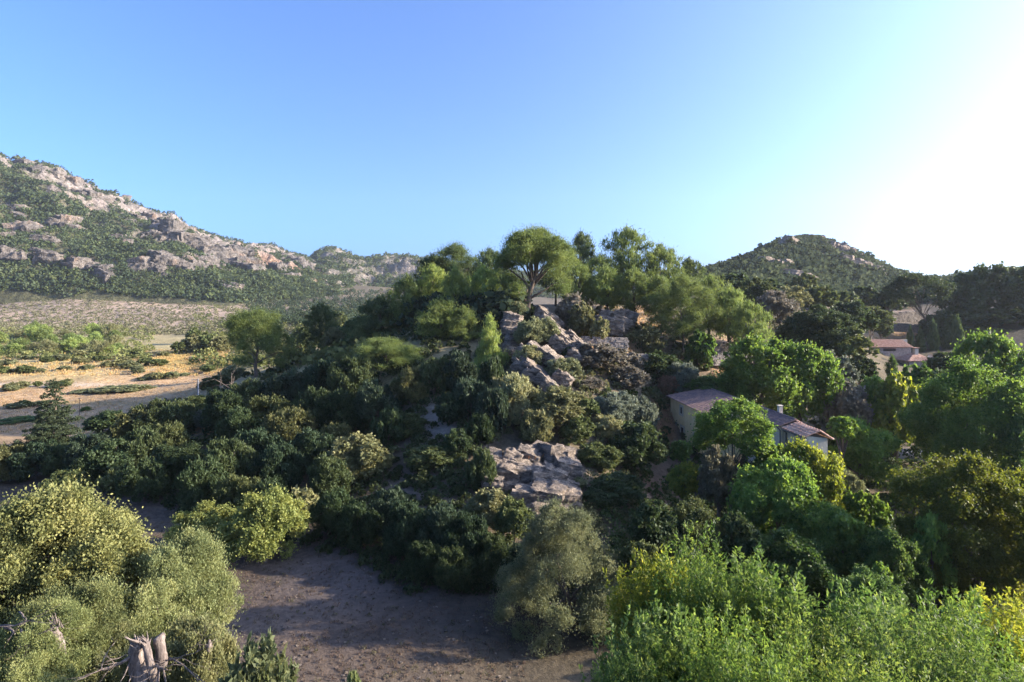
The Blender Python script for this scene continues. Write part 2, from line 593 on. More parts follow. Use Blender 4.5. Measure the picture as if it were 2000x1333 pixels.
crest1 = [(-400, 250), (-150, 285), (0, 306), (25, 320), (40, 314), (62, 322), (100, 332), (130, 347), (200, 383), (240, 398), (275, 412), (300, 420), (340, 428),
          (370, 452), (405, 465), (440, 474), (475, 482), (520, 490), (560, 502), (600, 513), (640, 530), (700, 560)]
MT1 = mountain("mountain", crest1, [(-400, 560), (450, 600), (700, 760)], [(-400, 950), (0, 1000), (480, 1250), (700, 1400)], [(-400, 6), (450, 0), (700, -5)],
               -400, 690, 520, 200, 3, 0.82, 26, rock_main, 0.5)
crest2 = [(480, 540), (560, 520), (606, 514), (622, 500), (640, 493), (660, 497), (690, 506), (715, 512), (740, 513), (770, 510), (790, 507), (830, 513),
          (900, 530), (1000, 545), (1300, 580)]


def rock_back(px, py, V, nz, cy, tt):
    n = fbm(V / 70.0, 5, 171)
    n2 = fbm(V / 20.0, 4, 173)
    rock = np.clip((py < 575) * 0.35 + (0.75 - nz) * 1.5 + n * 0.7 + n2 * 0.4, 0, 1)
    c = ROCKC[None, :] * (1 + 0.3 * n2[:, None]) * 0.95
    c = SCRUB[None, :] * (1 - rock[:, None]) + c * rock[:, None]
    return rock, c


MT2 = mountain("mountain", crest2, [(480, 900), (1300, 900)], [(480, 1500), (1300, 1500)], [(480, 0), (1300, 0)], 480, 1300, 360, 130, 23, 0.75, 30, rock_back, 0.4)


# ------------------------------------------------------------------ foliage
def leaf_quads(pos, axis, nrm, length, width):
    """diamond leaves: pos (n,3), axis and nrm (n,3) unit-ish, length/width arrays (half sizes)"""
    axis = axis / (np.linalg.norm(axis, axis=1, keepdims=True) + 1e-9)
    side = np.cross(axis, nrm)
    side = side / (np.linalg.norm(side, axis=1, keepdims=True) + 1e-9)
    A = axis * length[:, None]
    S = side * width[:, None]
    v = np.stack([pos - A, pos + S, pos + A, pos - S], 1).reshape(-1, 3)
    f = np.arange(len(pos) * 4, dtype=np.int32).reshape(-1, 4)
    return v, f


def rnd_dir(rs, n):
    v = rs.normal(size=(n, 3))
    return v / (np.linalg.norm(v, axis=1, keepdims=True) + 1e-9)


def lobes_for(kind, rs):
    """crown lobes in a unit crown (x, y within +-0.5, z 0..1): list of (centre, radii)"""
    L = []

    def shell(n, r0, r1, zlo=-0.8, rr=(0.15, 0.22), sq=1.0, zc=0.5, hx=1.0):
        k = 0
        tries = 0
        while k < n and tries < 4000:
            tries += 1
            d = rnd_dir(rs, 1)[0]
            if d[2] < zlo:
                continue
            rad = rs.uniform(*rr)
            s = rs.uniform(r0, r1)
            c = np.array([d[0] * (0.5 - rad) * s * hx, d[1] * (0.5 - rad) * s * hx, zc + d[2] * (0.5 - rad * sq) * s])
            if all(np.linalg.norm(c - q[0]) > 0.62 * rad for q in L):
                L.append((c, np.array([rad, rad, rad * sq])))
                k += 1
    def wild(n, rr, zlo, sq, core, nz=0.3, zpow=1.0):
        """irregular mass: lobes around an ellipsoid whose radius wanders"""
        off = rs.uniform(0, 50, 3)
        k = tries = 0
        while k < n and tries < 6000:
            tries += 1
            d = rnd_dir(rs, 1)[0]
            if d[2] < zlo:
                continue
            rad = rs.uniform(*rr)
            m = 1.0 - nz + 2.0 * nz * (0.5 + 0.5 * vnoise((d * 1.6 + off)[None, :], 3)[0])
            m = min(m, 1.08) * rs.uniform(0.86, 1.0)
            c = np.array([d[0] * (0.5 - rad * .8) * m, d[1] * (0.5 - rad * .8) * m, 0.5 + d[2] * (0.5 - rad * .8) * m])
            if all(np.linalg.norm(c - q[0]) > 0.75 * rad for q in L):
                L.append((c, np.array([rad, rad, rad * sq])))
                k += 1
        L.append((np.array([0, 0, .45]), np.array([core, core, core * 1.1])))
    if kind == 'oak':
        wild(26, (0.08, 0.17), -0.75, 0.95, 0.22, 0.42)
    elif kind == 'olive':
        wild(30, (0.07, 0.16), -0.75, 1.3, 0.20, 0.38)
    elif kind == 'broad':
        wild(44, (0.055, 0.135), -0.85, 0.9, 0.20, 0.52)
    elif kind == 'pine':
        nbr = 34
        for k in range(nbr):
            h = (k + rs.uniform(0, 1)) / nbr
            a = k * 2.4 + rs.uniform(-.5, .5)
            env = float(np.interp(h, [0, .15, .4, .65, .85, 1], [.40, .50, .50, .40, .26, .08])) * rs.uniform(0.55, 1.08)
            el = rs.uniform(0.15, 0.6) + 0.5 * h
            h0 = h * 0.86
            for s_ in (0.5, 0.76, 1.0):
                rad = rs.uniform(0.055, 0.095) * (1.05 - .3 * h)
                r = max(env - rad * .4, .01) * s_
                L.append((np.array([math.cos(a) * r + rs.normal() * .02, math.sin(a) * r + rs.normal() * .02, min(h0 + math.sin(el) * r * .55 + .04, .98)]), np.array([rad, rad, rad * 0.72])))
        L.append((np.array([0, 0, .95]), np.array([.05, .05, .07])))
    elif kind == 'cone':
        for k in range(46):
            h = rs.uniform(0.03, .97)
            a = rs.uniform(0, 2 * math.pi)
            rad = rs.uniform(0.07, 0.13) * (1.1 - .45 * h)
            env = float(np.interp(h, [0, .15, .42, .62, .8, 1], [.34, .5, .49, .34, .24, .08])) * rs.uniform(.8, 1.05)
            r = max(env - rad * .6, 0.02) * rs.uniform(.55, 1) ** .5
            L.append((np.array([math.cos(a) * r, math.sin(a) * r, h]), np.array([rad, rad, rad * 1.3])))
        L.append((np.array([0, 0, .4]), np.array([.24, .24, .36])))
    elif kind == 'bigpine':
        for k in range(34):
            a = rs.uniform(0, 2 * math.pi)
            q = rs.uniform(0, 1) ** 0.6
            h = 0.90 - 0.38 * q ** 2 + rs.uniform(-0.12, 0.05)
            rad = rs.uniform(0.07, 0.13)
            L.append((np.array([math.cos(a) * q * .40, math.sin(a) * q * .40, h]), np.array([rad, rad, rad * 0.75])))
        for k in range(20):
            a = rs.uniform(0, 2 * math.pi)
            q = rs.uniform(0, .34)
            rad = rs.uniform(0.06, 0.11)
            L.append((np.array([math.cos(a) * q, math.sin(a) * q, rs.uniform(.5, .85)]), np.array([rad, rad, rad * 0.6])))
        for k in range(16):
            a = rs.uniform(0, 2 * math.pi)
            rad = rs.uniform(0.05, 0.11)
            q = rs.uniform(.22, .46)
            L.append((np.array([math.cos(a) * q, math.sin(a) * q, rs.uniform(.05, .5)]), np.array([rad, rad, rad * 0.6])))
    elif kind == 'umbrella':
        for k in range(38):
            a = rs.uniform(0, 2 * math.pi)
            q = rs.uniform(0, 1) ** 0.6
            h = 0.90 - 0.40 * q ** 2 + rs.uniform(-0.25, 0.05)
            rad = rs.uniform(0.07, 0.13)
            L.append((np.array([math.cos(a) * q * .40, math.sin(a) * q * .40, h]), np.array([rad, rad, rad * 0.7])))
        for k in range(9):
            a = rs.uniform(0, 2 * math.pi)
            rad = rs.uniform(0.06, 0.11)
            L.append((np.array([math.cos(a) * rs.uniform(.25, .44), math.sin(a) * rs.uniform(.25, .44), rs.uniform(.04, .3)]), np.array([rad, rad, rad * 0.5])))
    elif kind == 'youngpine':
        for k in range(34):
            h = k / 34.0 + rs.uniform(0, .05)
            a = rs.uniform(0, 2 * math.pi)
            r = 0.40 * (1 - h) ** 0.7 * rs.uniform(.35, 1)
            rad = 0.14 * (1.15 - h * .75) * rs.uniform(.7, 1.1)
            L.append((np.array([math.cos(a) * r, math.sin(a) * r, min(h + .03, .95)]), np.array([rad, rad, rad * 0.75])))
        L.append((np.array([0, 0, .93]), np.array([.05, .05, .08])))
    elif kind == 'cypress':
        for k in range(16):
            h = (k + .5) / 16.0
            r = 0.46 * (1 - h ** 2.2) ** 0.8 * (0.55 + .45 * min(1, h * 5))
            L.append((np.array([rs.uniform(-.06, .06), rs.uniform(-.06, .06), h]), np.array([r, r, .09])))
    elif kind == 'fir':
        for k in range(13):
            h = k / 13.0
            r = 0.46 * (1 - h) ** 0.9 + 0.03
            m = max(3, int(8 * (1 - h)) + 1)
            for j in range(m):
                a = 2 * math.pi * j / m + rs.uniform(-.3, .3)
                q = r * rs.uniform(.55, 1.0)
                L.append((np.array([math.cos(a) * q * .62, math.sin(a) * q * .62, h + .04 + rs.uniform(-.02, .02)]), np.array([q * .42 + .03, q * .42 + .03, .03 + .012 * (1 - h)])))
        L.append((np.array([0, 0, .97]), np.array([.02, .02, .05])))
    elif kind == 'openoak':
        for k in range(24):
            d = rnd_dir(rs, 1)[0]
            d[2] = abs(d[2]) * 1.1 - 0.2
            rad = rs.uniform(0.08, 0.14)
            s = rs.uniform(0.6, 1)
            L.append((np.array([d[0] * .40 * s, d[1] * .40 * s, .5 + d[2] * .45 * s]), np.array([rad, rad, rad * .6])))
    return L


STY = {'cone': (0.042, 0.30, 0.75, 0.5, 4.0, None),  # clump radius, leaf width/length, up bias, outward bias, cover, material
    'oak': (0.045, 0.62, 0.15, 0.5, 5.2, M_LEAF), 'olive': (0.042, 0.34, 0.75, 0.5, 4.2, M_LEAF), 'broad': (0.045, 0.72, -0.15, 0.35, 4.6, M_SOFT),
    'pine': (0.04, 0.15, 0.75, 0.6, 1.7, M_NEEDLE), 'bigpine': (0.032, 0.16, 0.65, 0.6, 2.7, M_NEEDLE), 'umbrella': (0.035, 0.16, 0.6, 0.6, 2.6, M_NEEDLE),
    'youngpine': (0.045, 0.16, 0.6, 0.5, 2.6, M_NEEDLE), 'cypress': (0.03, 0.4, 1.0, 0.4, 3.4, M_LEAF), 'fir': (0.018, 0.35, -0.1, 0.7, 1.5, M_LEAF),
    'openoak': (0.035, 0.6, 0.1, 0.4, 2.2, M_LEAF), 'shoots': (0.02, 0.34, 0.35, 0.4, 3.0, M_SOFT),
}
STY_FLAT = {'pine': 1.0, 'bigpine': 0.85, 'umbrella': 0.85, 'fir': 0.35, 'broad': 1.0, 'openoak': 0.8, 'olive': 1.3}
_crowns = {}
BUCKETS = [14, 26, 46, 80, 130, 220]


def crown_mesh(kind, variant, wpx):
    """unit crown whose leaf size suits a crown WPX pixels wide in the render"""
    b = min(BUCKETS, key=lambda q: abs(math.log(q / max(wpx, 4))))
    key = (kind, variant, b)
    if key in _crowns:
        return _crowns[key]
    rs = np.random.RandomState(abs(hash(kind)) % 1000 * 0 + sum(map(ord, kind)) * 7 + variant * 101)
    cl_r, wl, up, outw, cover, mat = STY[kind]
    mat = mat or M_LEAF
    half = min(max((1.0 if b > 100 else 1.2 if b > 60 else 1.6) / b, 0.0055), 0.085)
    if kind == 'shoots':
        half *= 1.8
        pos, axis, clt = [], [], []
        ns = 150
        for k in range(ns):
            a, q = rs.uniform(0, 2 * math.pi), math.sqrt(rs.uniform(0, 1)) * 0.48
            x, y = math.cos(a) * q, math.sin(a) * q
            top = (1 - 1.9 * q ** 2) * (rs.uniform(0.72, 1.0) if k % 5 else rs.uniform(0.5, 1.0))
            lean = rs.normal(size=2) * 0.08 + np.array([x, y]) * 0.3
            m = int(300 * (1.0 if b > 100 else 0.4))
            h = rs.uniform(0.0, 1, m) * top
            s = h / top
            c = np.stack([x + lean[0] * s, y + lean[1] * s, h], -1)
            nodes = np.floor(s * 16 + rs.uniform(0, .5, m))
            o = rnd_dir(rs, m)
            az_ = nodes * 2.4 + k + rs.normal(size=m) * .5
            o = o * .6 + np.stack([np.cos(az_), np.sin(az_), np.zeros(m)], -1)
            spread = (0.12 * (1.0 - s) ** 0.5 + 0.014) * rs.uniform(.3, 1.1, m)
            pos.append(c + o * spread[:, None])
            axis.append(o * 0.9 + np.array([0, 0, 0.35]) + rnd_dir(rs, m) * 0.5)
            clt.append(np.clip(0.5 + rs.normal() * .18 + rs.normal(size=m) * .17, 0, 1))
        pos, axis, clt = np.concatenate(pos), np.concatenate(axis), np.concatenate(clt)
        lob = [(np.array([0, 0, .5]), np.array([.3, .3, .4]))]
    else:
        lob = lobes_for(kind, rs)
        areas = np.array([4 * math.pi * ((r[0] * r[1] + r[0] * r[2] + r[1] * r[2]) / 3) for c, r in lob])
        area_leaf = 2 * half * half * wl
        ntot = int(min(cover * areas.sum() * 0.62 / area_leaf, 240000))
        pos, axis, clt = [], [], []
        slim = kind in ('cypress', 'fir')
        for (c, r), ar in zip(lob, areas):
            n = max(10, int(ntot * ar / areas.sum()))
            rm = r.mean()
            ncl = int(np.clip(n // 14, 3, 15))
            dirs = rnd_dir(rs, ncl)
            if not slim:
                flip = (dirs[:, 2] < -0.55) & (rs.rand(ncl) < .7)
                dirs[flip, 2] *= -1
                outd = c - np.array([0, 0, .40])
                dirs = dirs + 0.4 * outd / (np.linalg.norm(outd) + 1e-6)
                dirs /= np.linalg.norm(dirs, axis=1, keepdims=True)
            cc = c + dirs * r * rs.uniform(0.6, 1.2, ncl)[:, None]
            sr = np.maximum(rm * rs.uniform(0.28, 0.5, ncl), half * 0.9)
            tintc = np.clip(0.5 + rs.normal(size=ncl) * 0.13, 0.05, 0.95)
            tl = rs.normal() * 0.08
            idx = rs.randint(0, ncl, n)
            d2 = rnd_dir(rs, n) + dirs[idx] * 0.6
            d2 /= np.linalg.norm(d2, axis=1, keepdims=True)
            flat = np.array([1, 1, 1.0 if kind not in STY_FLAT else STY_FLAT[kind]])
            pp = cc[idx] + d2 * (sr[idx] * rs.uniform(0.35, 1.12, n))[:, None] * flat
            pn = 'pine' in kind or kind == 'umbrella'
            stray = (rs.rand(n) < (.45 if pn else .25))[:, None] if not slim else np.zeros((n, 1))
            pp = pp + stray * rs.normal(size=(n, 3)) * (0.045 if pn else 0.036)
            ax = d2 * outw + np.array([0, 0, up]) + rnd_dir(rs, n) * 0.65
            pos.append(pp)
            axis.append(ax)
            clt.append(np.clip(tintc[idx] + tl + rs.normal(size=n) * 0.11, 0, 1))
        pos, axis, clt = np.concatenate(pos), np.concatenate(axis), np.concatenate(clt)
    n = len(pos)
    ln = half * rs.uniform(0.65, 1.3, n)
    v, f = leaf_quads(pos, axis, rnd_dir(rs, n), ln, ln * wl)
    zt_ = np.percentile(v[:, 2], 99.6)
    v[:, 2] = v[:, 2] / zt_ if zt_ > 0.3 else v[:, 2]
    me = mesh_from(kind + "_crown", v, f, 4, mat, [("tint", 'FACE', 'FLOAT', clt)])
    _crowns[key] = (me, lob)
    return _crowns[key]


def trunk_mesh(name, lob, cw, ch, zc, rad, rs, lean=(0, 0), nb=9, stem_to=0.6, mat=None, sink=0.8):
    """stem from the ground into the crown with limbs out to lobes; local to the tree's base"""
    mb = MB()
    top = np.array([lean[0], lean[1], zc + ch * stem_to])
    path, rr = [], []
    wob = rs.normal(size=2) * cw * 0.03
    for k in range(8):
        s = k / 7.0
        p = np.array([top[0] * s ** 1.2 + wob[0] * math.sin(s * 5), top[1] * s ** 1.2 + wob[1] * math.sin(s * 4 + 1), -sink + (top[2] + sink) * s])
        path.append(p)
        rr.append(rad * (1.25 if k == 0 else 1) * (1 - 0.72 * s))
    mb.tube(path, rr, 8)
    order = list(range(len(lob)))
    rs.shuffle(order)
    for i in order[:nb]:
        c = lob[i][0]
        e = np.array([c[0] * cw + lean[0], c[1] * cw + lean[1], zc + c[2] * ch])
        s = min(max((e[2] * 0.55 + sink) / (top[2] + sink), 0.3), 0.97)
        k = min(int(s * 7), 6)
        a = path[k] + (path[k + 1] - path[k]) * (s * 7 - k)
        r0 = rad * (1 - 0.72 * s) * 0.55
        m1 = a + (e - a) * 0.35 + np.array([0, 0, np.linalg.norm(e - a) * 0.08]) + rs.normal(size=3) * cw * .02
        m2 = a + (e - a) * 0.7 + np.array([0, 0, np.linalg.norm(e - a) * 0.07]) + rs.normal(size=3) * cw * .02
        mb.tube([a, m1, m2, e], [r0, r0 * .75, r0 * .5, r0 * .2], 5)
    return mb.mesh(name, mat or M_BARK, True)


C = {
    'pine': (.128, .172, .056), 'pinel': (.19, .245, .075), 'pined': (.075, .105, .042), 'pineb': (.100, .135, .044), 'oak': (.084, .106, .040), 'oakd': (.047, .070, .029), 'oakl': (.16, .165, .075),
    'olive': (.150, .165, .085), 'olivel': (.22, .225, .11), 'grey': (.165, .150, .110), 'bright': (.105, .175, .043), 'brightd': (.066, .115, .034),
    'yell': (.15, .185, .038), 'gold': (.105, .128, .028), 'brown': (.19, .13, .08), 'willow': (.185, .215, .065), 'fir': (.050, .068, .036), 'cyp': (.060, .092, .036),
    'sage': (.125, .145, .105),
}
NAMES = {'pine': 'pine_tree', 'bigpine': 'pine_tree', 'umbrella': 'pine_tree', 'cone': 'olive_tree', 'youngpine': 'pine_tree', 'oak': 'evergreen_oak', 'openoak': 'evergreen_oak',
         'olive': 'olive_tree', 'broad': 'broadleaf_tree', 'cypress': 'cypress_tree', 'fir': 'fir_tree', 'shoots': 'poplar_sapling'}
_cnt = [0]
LOWLOG = []


def tree(kind, px, top, cb, w, col, label, d=None, group=None, cat='tree', name=None, lean=(0, 0), rad=None, nb=9, stem=0.6, var=None, zmin=None, depth=1.0):
    """tree whose crown spans photo rows top..cb and W columns, standing on the ground at depth D (or where row cb meets the ground)"""
    _cnt[0] += 1
    rs = np.random.RandomState(1000 + _cnt[0])
    if d is None:
        d = hit(px, cb)
        if d is None:
            LOWLOG.append(("nohit", label, px, cb))
            d = 150.0
    x, y = (px - 1000) / F * d - lean[0], d - lean[1]
    gzv = g1(x, y)
    zt, zb = -(top - 600) / F * d, -(cb - 600) / F * d
    if zb < gzv - 0.5 and kind != 'shoots':
        zb = gzv - 0.3
    if kind == 'broad' and group and 'house' in group and 'walnut' not in label and w > 60:
        zb = min(zb, gzv + 0.10 * (zt - gzv))
    if zt < gzv + 0.6:
        LOWLOG.append(("low", label, px, top, round(d, 1), round(zt, 1), round(gzv, 1)))
        zt = gzv + 0.8
    if kind in ('pine', 'umbrella', 'bigpine', 'youngpine'):
        w = w * 1.1
    cw = w / F * d
    ch = zt - zb
    wr = w * 0.512
    v = var if var is not None else int(rs.randint(0, 3))
    me, lob = crown_mesh(kind, v, wr)
    nm = name or NAMES[kind]
    root = thing(nm, (x, y, gzv), label, cat, group)
    rot = rs.uniform(0, 6.28)
    cc = C[col] if isinstance(col, str) else col
    co = link("crown", me, root, (lean[0], lean[1], zb - gzv), (cw, cw * depth, ch), (0, 0, rot), cc)
    cr_, sr_ = math.cos(rot), math.sin(rot)
    lob2 = [(np.array([c[0] * cr_ - c[1] * sr_ * depth, c[0] * sr_ + c[1] * cr_ * depth, c[2]]), r) for c, r in lob]
    if wr > 9:
        rr = rad or max(0.05, min(0.028 * (zt - gzv), 0.4))
        link("trunk", trunk_mesh("trunk", lob2, cw, ch, zb - gzv, rr, rs, lean, nb, stem), root)
    return root


# ------------------------------------------------------------------ pines along the ridge
G1 = "pines along the crest of the ridge"
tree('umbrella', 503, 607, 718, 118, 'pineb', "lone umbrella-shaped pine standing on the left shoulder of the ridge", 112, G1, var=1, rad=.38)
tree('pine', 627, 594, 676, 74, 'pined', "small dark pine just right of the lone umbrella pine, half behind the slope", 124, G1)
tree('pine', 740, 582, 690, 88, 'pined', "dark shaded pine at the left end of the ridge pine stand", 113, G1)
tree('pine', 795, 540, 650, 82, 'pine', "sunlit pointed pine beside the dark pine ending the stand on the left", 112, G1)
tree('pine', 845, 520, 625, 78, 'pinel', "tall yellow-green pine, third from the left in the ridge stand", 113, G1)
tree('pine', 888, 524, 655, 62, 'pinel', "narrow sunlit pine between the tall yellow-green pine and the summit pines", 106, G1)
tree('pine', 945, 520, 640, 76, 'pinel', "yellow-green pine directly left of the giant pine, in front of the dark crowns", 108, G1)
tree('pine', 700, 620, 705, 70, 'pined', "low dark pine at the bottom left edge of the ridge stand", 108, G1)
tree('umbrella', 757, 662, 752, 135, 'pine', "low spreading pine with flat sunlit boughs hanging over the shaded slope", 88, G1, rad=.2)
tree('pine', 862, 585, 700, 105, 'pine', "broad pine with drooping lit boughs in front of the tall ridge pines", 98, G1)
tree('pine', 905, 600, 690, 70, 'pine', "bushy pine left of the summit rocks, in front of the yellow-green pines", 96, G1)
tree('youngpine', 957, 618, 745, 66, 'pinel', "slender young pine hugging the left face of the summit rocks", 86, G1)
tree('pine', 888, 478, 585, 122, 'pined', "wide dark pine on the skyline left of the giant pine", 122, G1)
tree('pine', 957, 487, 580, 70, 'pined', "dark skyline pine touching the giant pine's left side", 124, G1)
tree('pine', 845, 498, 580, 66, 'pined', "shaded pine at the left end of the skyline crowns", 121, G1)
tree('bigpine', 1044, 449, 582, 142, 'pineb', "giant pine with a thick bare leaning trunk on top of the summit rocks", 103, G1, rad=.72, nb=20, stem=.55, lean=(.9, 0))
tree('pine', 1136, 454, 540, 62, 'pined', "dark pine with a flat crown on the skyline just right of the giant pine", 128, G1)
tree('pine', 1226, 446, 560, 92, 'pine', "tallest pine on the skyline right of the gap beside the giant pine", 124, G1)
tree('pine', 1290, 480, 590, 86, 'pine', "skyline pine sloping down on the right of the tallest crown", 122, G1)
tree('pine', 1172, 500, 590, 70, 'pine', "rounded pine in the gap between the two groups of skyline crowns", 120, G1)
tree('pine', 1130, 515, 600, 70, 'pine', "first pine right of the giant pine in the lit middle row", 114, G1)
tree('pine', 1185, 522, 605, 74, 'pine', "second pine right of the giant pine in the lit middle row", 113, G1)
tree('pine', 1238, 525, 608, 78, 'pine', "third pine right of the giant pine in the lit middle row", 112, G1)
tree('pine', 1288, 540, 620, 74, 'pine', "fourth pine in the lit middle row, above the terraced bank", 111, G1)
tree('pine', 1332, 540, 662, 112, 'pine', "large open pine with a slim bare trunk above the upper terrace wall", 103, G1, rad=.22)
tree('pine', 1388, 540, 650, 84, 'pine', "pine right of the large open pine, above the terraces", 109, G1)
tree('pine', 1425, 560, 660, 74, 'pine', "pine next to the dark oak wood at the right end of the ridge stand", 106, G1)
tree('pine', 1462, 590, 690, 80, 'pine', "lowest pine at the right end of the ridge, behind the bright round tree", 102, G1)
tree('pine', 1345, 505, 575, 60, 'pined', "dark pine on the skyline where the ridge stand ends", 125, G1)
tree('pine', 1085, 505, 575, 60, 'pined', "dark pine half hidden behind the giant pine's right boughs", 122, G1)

# ------------------------------------------------------------------ shrubs and small trees on the crest
G2 = "shrubs on the rocky crest"


def shrub(kind, px, top, cb, w, col, label, d=None, group=G2, **k):
    return tree(kind, px, top, cb, w, col, label, d, group, 'shrub', 'shrub', nb=5, **k)


shrub('olive', 1046, 622, 690, 84, 'olive', "rounded olive-green shrub on the rock just below the giant pine's foot", 90)
shrub('oak', 1118, 575, 650, 62, 'grey', "brown-green shrub right of the giant pine's trunk", 103)
shrub('oak', 1140, 592, 662, 55, 'oakl', "bushy shrub beside the upper terrace wall", 99)
shrub('oak', 1172, 622, 662, 36, 'oakl', "small round shrub in front of the upper terrace wall", 96)
shrub('olive', 1005, 590, 628, 44, 'olive', "small scrubby bush behind the upper rock left of the giant pine's trunk", 100)
shrub('olive', 1032, 676, 722, 56, 'olivel', "small lit bush wedged between the tilted slabs", 82)
shrub('olive', 1098, 700, 768, 66, 'olive', "soft green bush at the right edge of the tilted slabs", 79)
shrub('olive', 1012, 735, 872, 92, 'olivel', "tall yellow-green wild olive on the crest above the stepped outcrop", 68)
shrub('olive', 975, 738, 800, 46, 'olivel', "pale bush leaning out from the left of the tall wild olive", 71)
shrub('oak', 1088, 758, 872, 110, 'oakl', "broad green bush right of the tall wild olive above the outcrop", 67)
shrub('oak', 1165, 672, 770, 108, 'grey', "brownish-grey scrub bush right of the tilted slabs", 86)
shrub('oak', 1226, 715, 790, 84, 'grey', "grey-brown bush above the pale olive left of the house", 84)
shrub('olive', 1196, 768, 872, 86, 'sage', "pale sage-green tree midway between the outcrop and the house", 73)
shrub('olive', 1252, 775, 850, 60, 'sage', "grey olive bush at the left of the reddish bank by the house", 77)
shrub('oak', 1145, 780, 850, 56, 'oak', "dark bush in front of the pale sage-green tree", 71)
shrub('oak', 1284, 688, 760, 88, 'oakd', "dark rounded bush on the lower terrace above the house", 93)
shrub('oak', 1236, 690, 745, 50, 'grey', "dull bush left of the dark rounded bush on the lower terrace", 92)
shrub('broad', 1262, 640, 692, 76, 'oakl', "light green bush at the foot of the pines on the upper terrace", 101)
shrub('broad', 1366, 648, 720, 60, 'brightd', "light green leafy sapling beside the slim pine trunk", 98)
shrub('olive', 1335, 710, 770, 62, 'sage', "grey-green bush behind the house's back corner", 90)
shrub('oak', 1378, 736, 768, 78, 'brightd', "low green hedge behind the house roof", 88)
G5b = "rows of bushes between the tan fields"
shrub('olive', 1305, 735, 772, 40, 'brown', "dry brown bush behind the house's back corner", 89)
shrub('oak', 1064, 930, 948, 10, 'oak', "tiny upright bush on the ledge of the stepped outcrop", 57)
shrub('oak', 1112, 672, 705, 34, 'oakd', "dark bush under the lower end of the long slab", 88)
shrub('olive', 1200, 640, 662, 30, 'grey', "small dry bush at the end of the upper terrace wall", 103)

shrub('oak', 1130, 815, 885, 70, 'oak', "dark-leaved bush above the right end of the stepped outcrop", 65)
shrub('olive', 1185, 812, 880, 64, 'olivel', "pale bush between the dark-leaved bush and the tall dark oak", 69)
shrub('oak', 940, 815, 885, 60, 'oakd', "dark bush on the shaded edge just left of the tall wild olive", 64)
shrub('olive', 1048, 800, 880, 64, 'oakl', "yellowish bush in front of the broad green bush above the outcrop", 64)
shrub('oak', 1112, 765, 820, 60, 'oakl', "bushy scrub on the dry slope right of the broad green bush", 72)
shrub('olive', 1150, 738, 790, 60, 'grey', "dry grey scrub on the slope below the long slab's end", 79)
shrub('oak', 1200, 815, 870, 50, 'oak', "small oak bush at the foot of the pale sage-green tree", 72)
shrub('oak', 990, 955, 985, 30, 'oakl', "small bush growing out of the stepped outcrop's lower left ledge", 54)
shrub('oak', 1012, 922, 936, 18, 'oak', "tuft of green in a crack in the middle of the stepped outcrop", 56)
shrub('olive', 1128, 950, 985, 36, 'olive', "small olive bush at the right end of the stepped outcrop's ledge", 56.5)
shrub('olive', 945, 905, 940, 26, 'oakl', "thin green bush clinging to the stepped outcrop's left edge", 57)
# ------------------------------------------------------------------ dark oaks between the outcrop and the house
G3 = "dark evergreen oaks between the outcrop and the house"
tree('oak', 1243, 828, 985, 108, 'oakd', "tall dark oak standing left of the house's back wall", 66, G3)
tree('oak', 1168, 866, 950, 84, 'oak', "dark oak at the right edge of the stepped outcrop", 62, G3)
tree('oak', 1205, 930, 1068, 118, 'oakd', "dark blue-green oak below the tall dark oak", 56, G3)
tree('oak', 1282, 985, 1090, 100, 'oakd', "dark oak right of the foreground olive, below the bare earth patch", 40, G3)
tree('oak', 1360, 985, 1100, 120, 'oak', "grey-green oak below the bare earth patch, in the middle of the hollow", 41, G3)
tree('oak', 1440, 1010, 1140, 110, 'oakd', "dark oak at the foot of the large walnut-like tree", 40, G3)
tree('oak', 1250, 1062, 1140, 80, 'oak', "lit oak crown between the foreground olive and the yellow saplings", 37, G3)
tree('oak', 1340, 1080, 1200, 110, 'oakd', "shaded oak directly behind the bright poplar thicket", 36, G3)
tree('oak', 1160, 960, 1050, 70, 'oakd', "small dark oak behind the tip of the foreground olive", 54, G3)

# ------------------------------------------------------------------ shaded slope left of the crest
G4 = "evergreen oaks massed on the shaded left slope"
tree('oak', 703, 850, 985, 118, 'oakl', "oak with a silvery sunlit crown, alone above the dark thicket at mid slope", 61, G4)
tree('oak', 845, 872, 975, 105, 'oak', "oak with lit upper twigs below the pale bare patch", 60, G4)
tree('oak', 800, 810, 880, 72, 'oak', "small oak catching light at the top of the pale bare patch's left edge", 68, G4)
tree('oak', 955, 960, 1050, 92, 'oakl', "lit oak just left of the lower outcrop face", 49, G4)
tree('oak', 1005, 975, 1060, 78, 'oak', "oak in front of the lower outcrop face", 46, G4)
tree('oak', 590, 955, 1030, 66, 'oakl', "grey-green oak touching the right side of the bright willow", 52, G4)
tree('oak', 345, 870, 1010, 120, 'oakd', "tall dark oak at the edge of the bare valley floor", 63, G4)
tree('oak', 215, 805, 880, 84, 'oakd', "dark oak with a gap under its crown at the field edge", 88, G4)
tree('oak', 132, 920, 985, 76, 'oak', "round bush standing alone on the dirt track", 62, G4)
tree('olive', 420, 800, 880, 78, 'sage', "pale blue-green bush among dark oaks below the utility pole", 84, G4)
tree('oak', 390, 775, 840, 80, 'oak', "yellowish oak crown beside the utility pole's foot", 92, G4)
S_ = "dark evergreen oak in the shaded thicket "
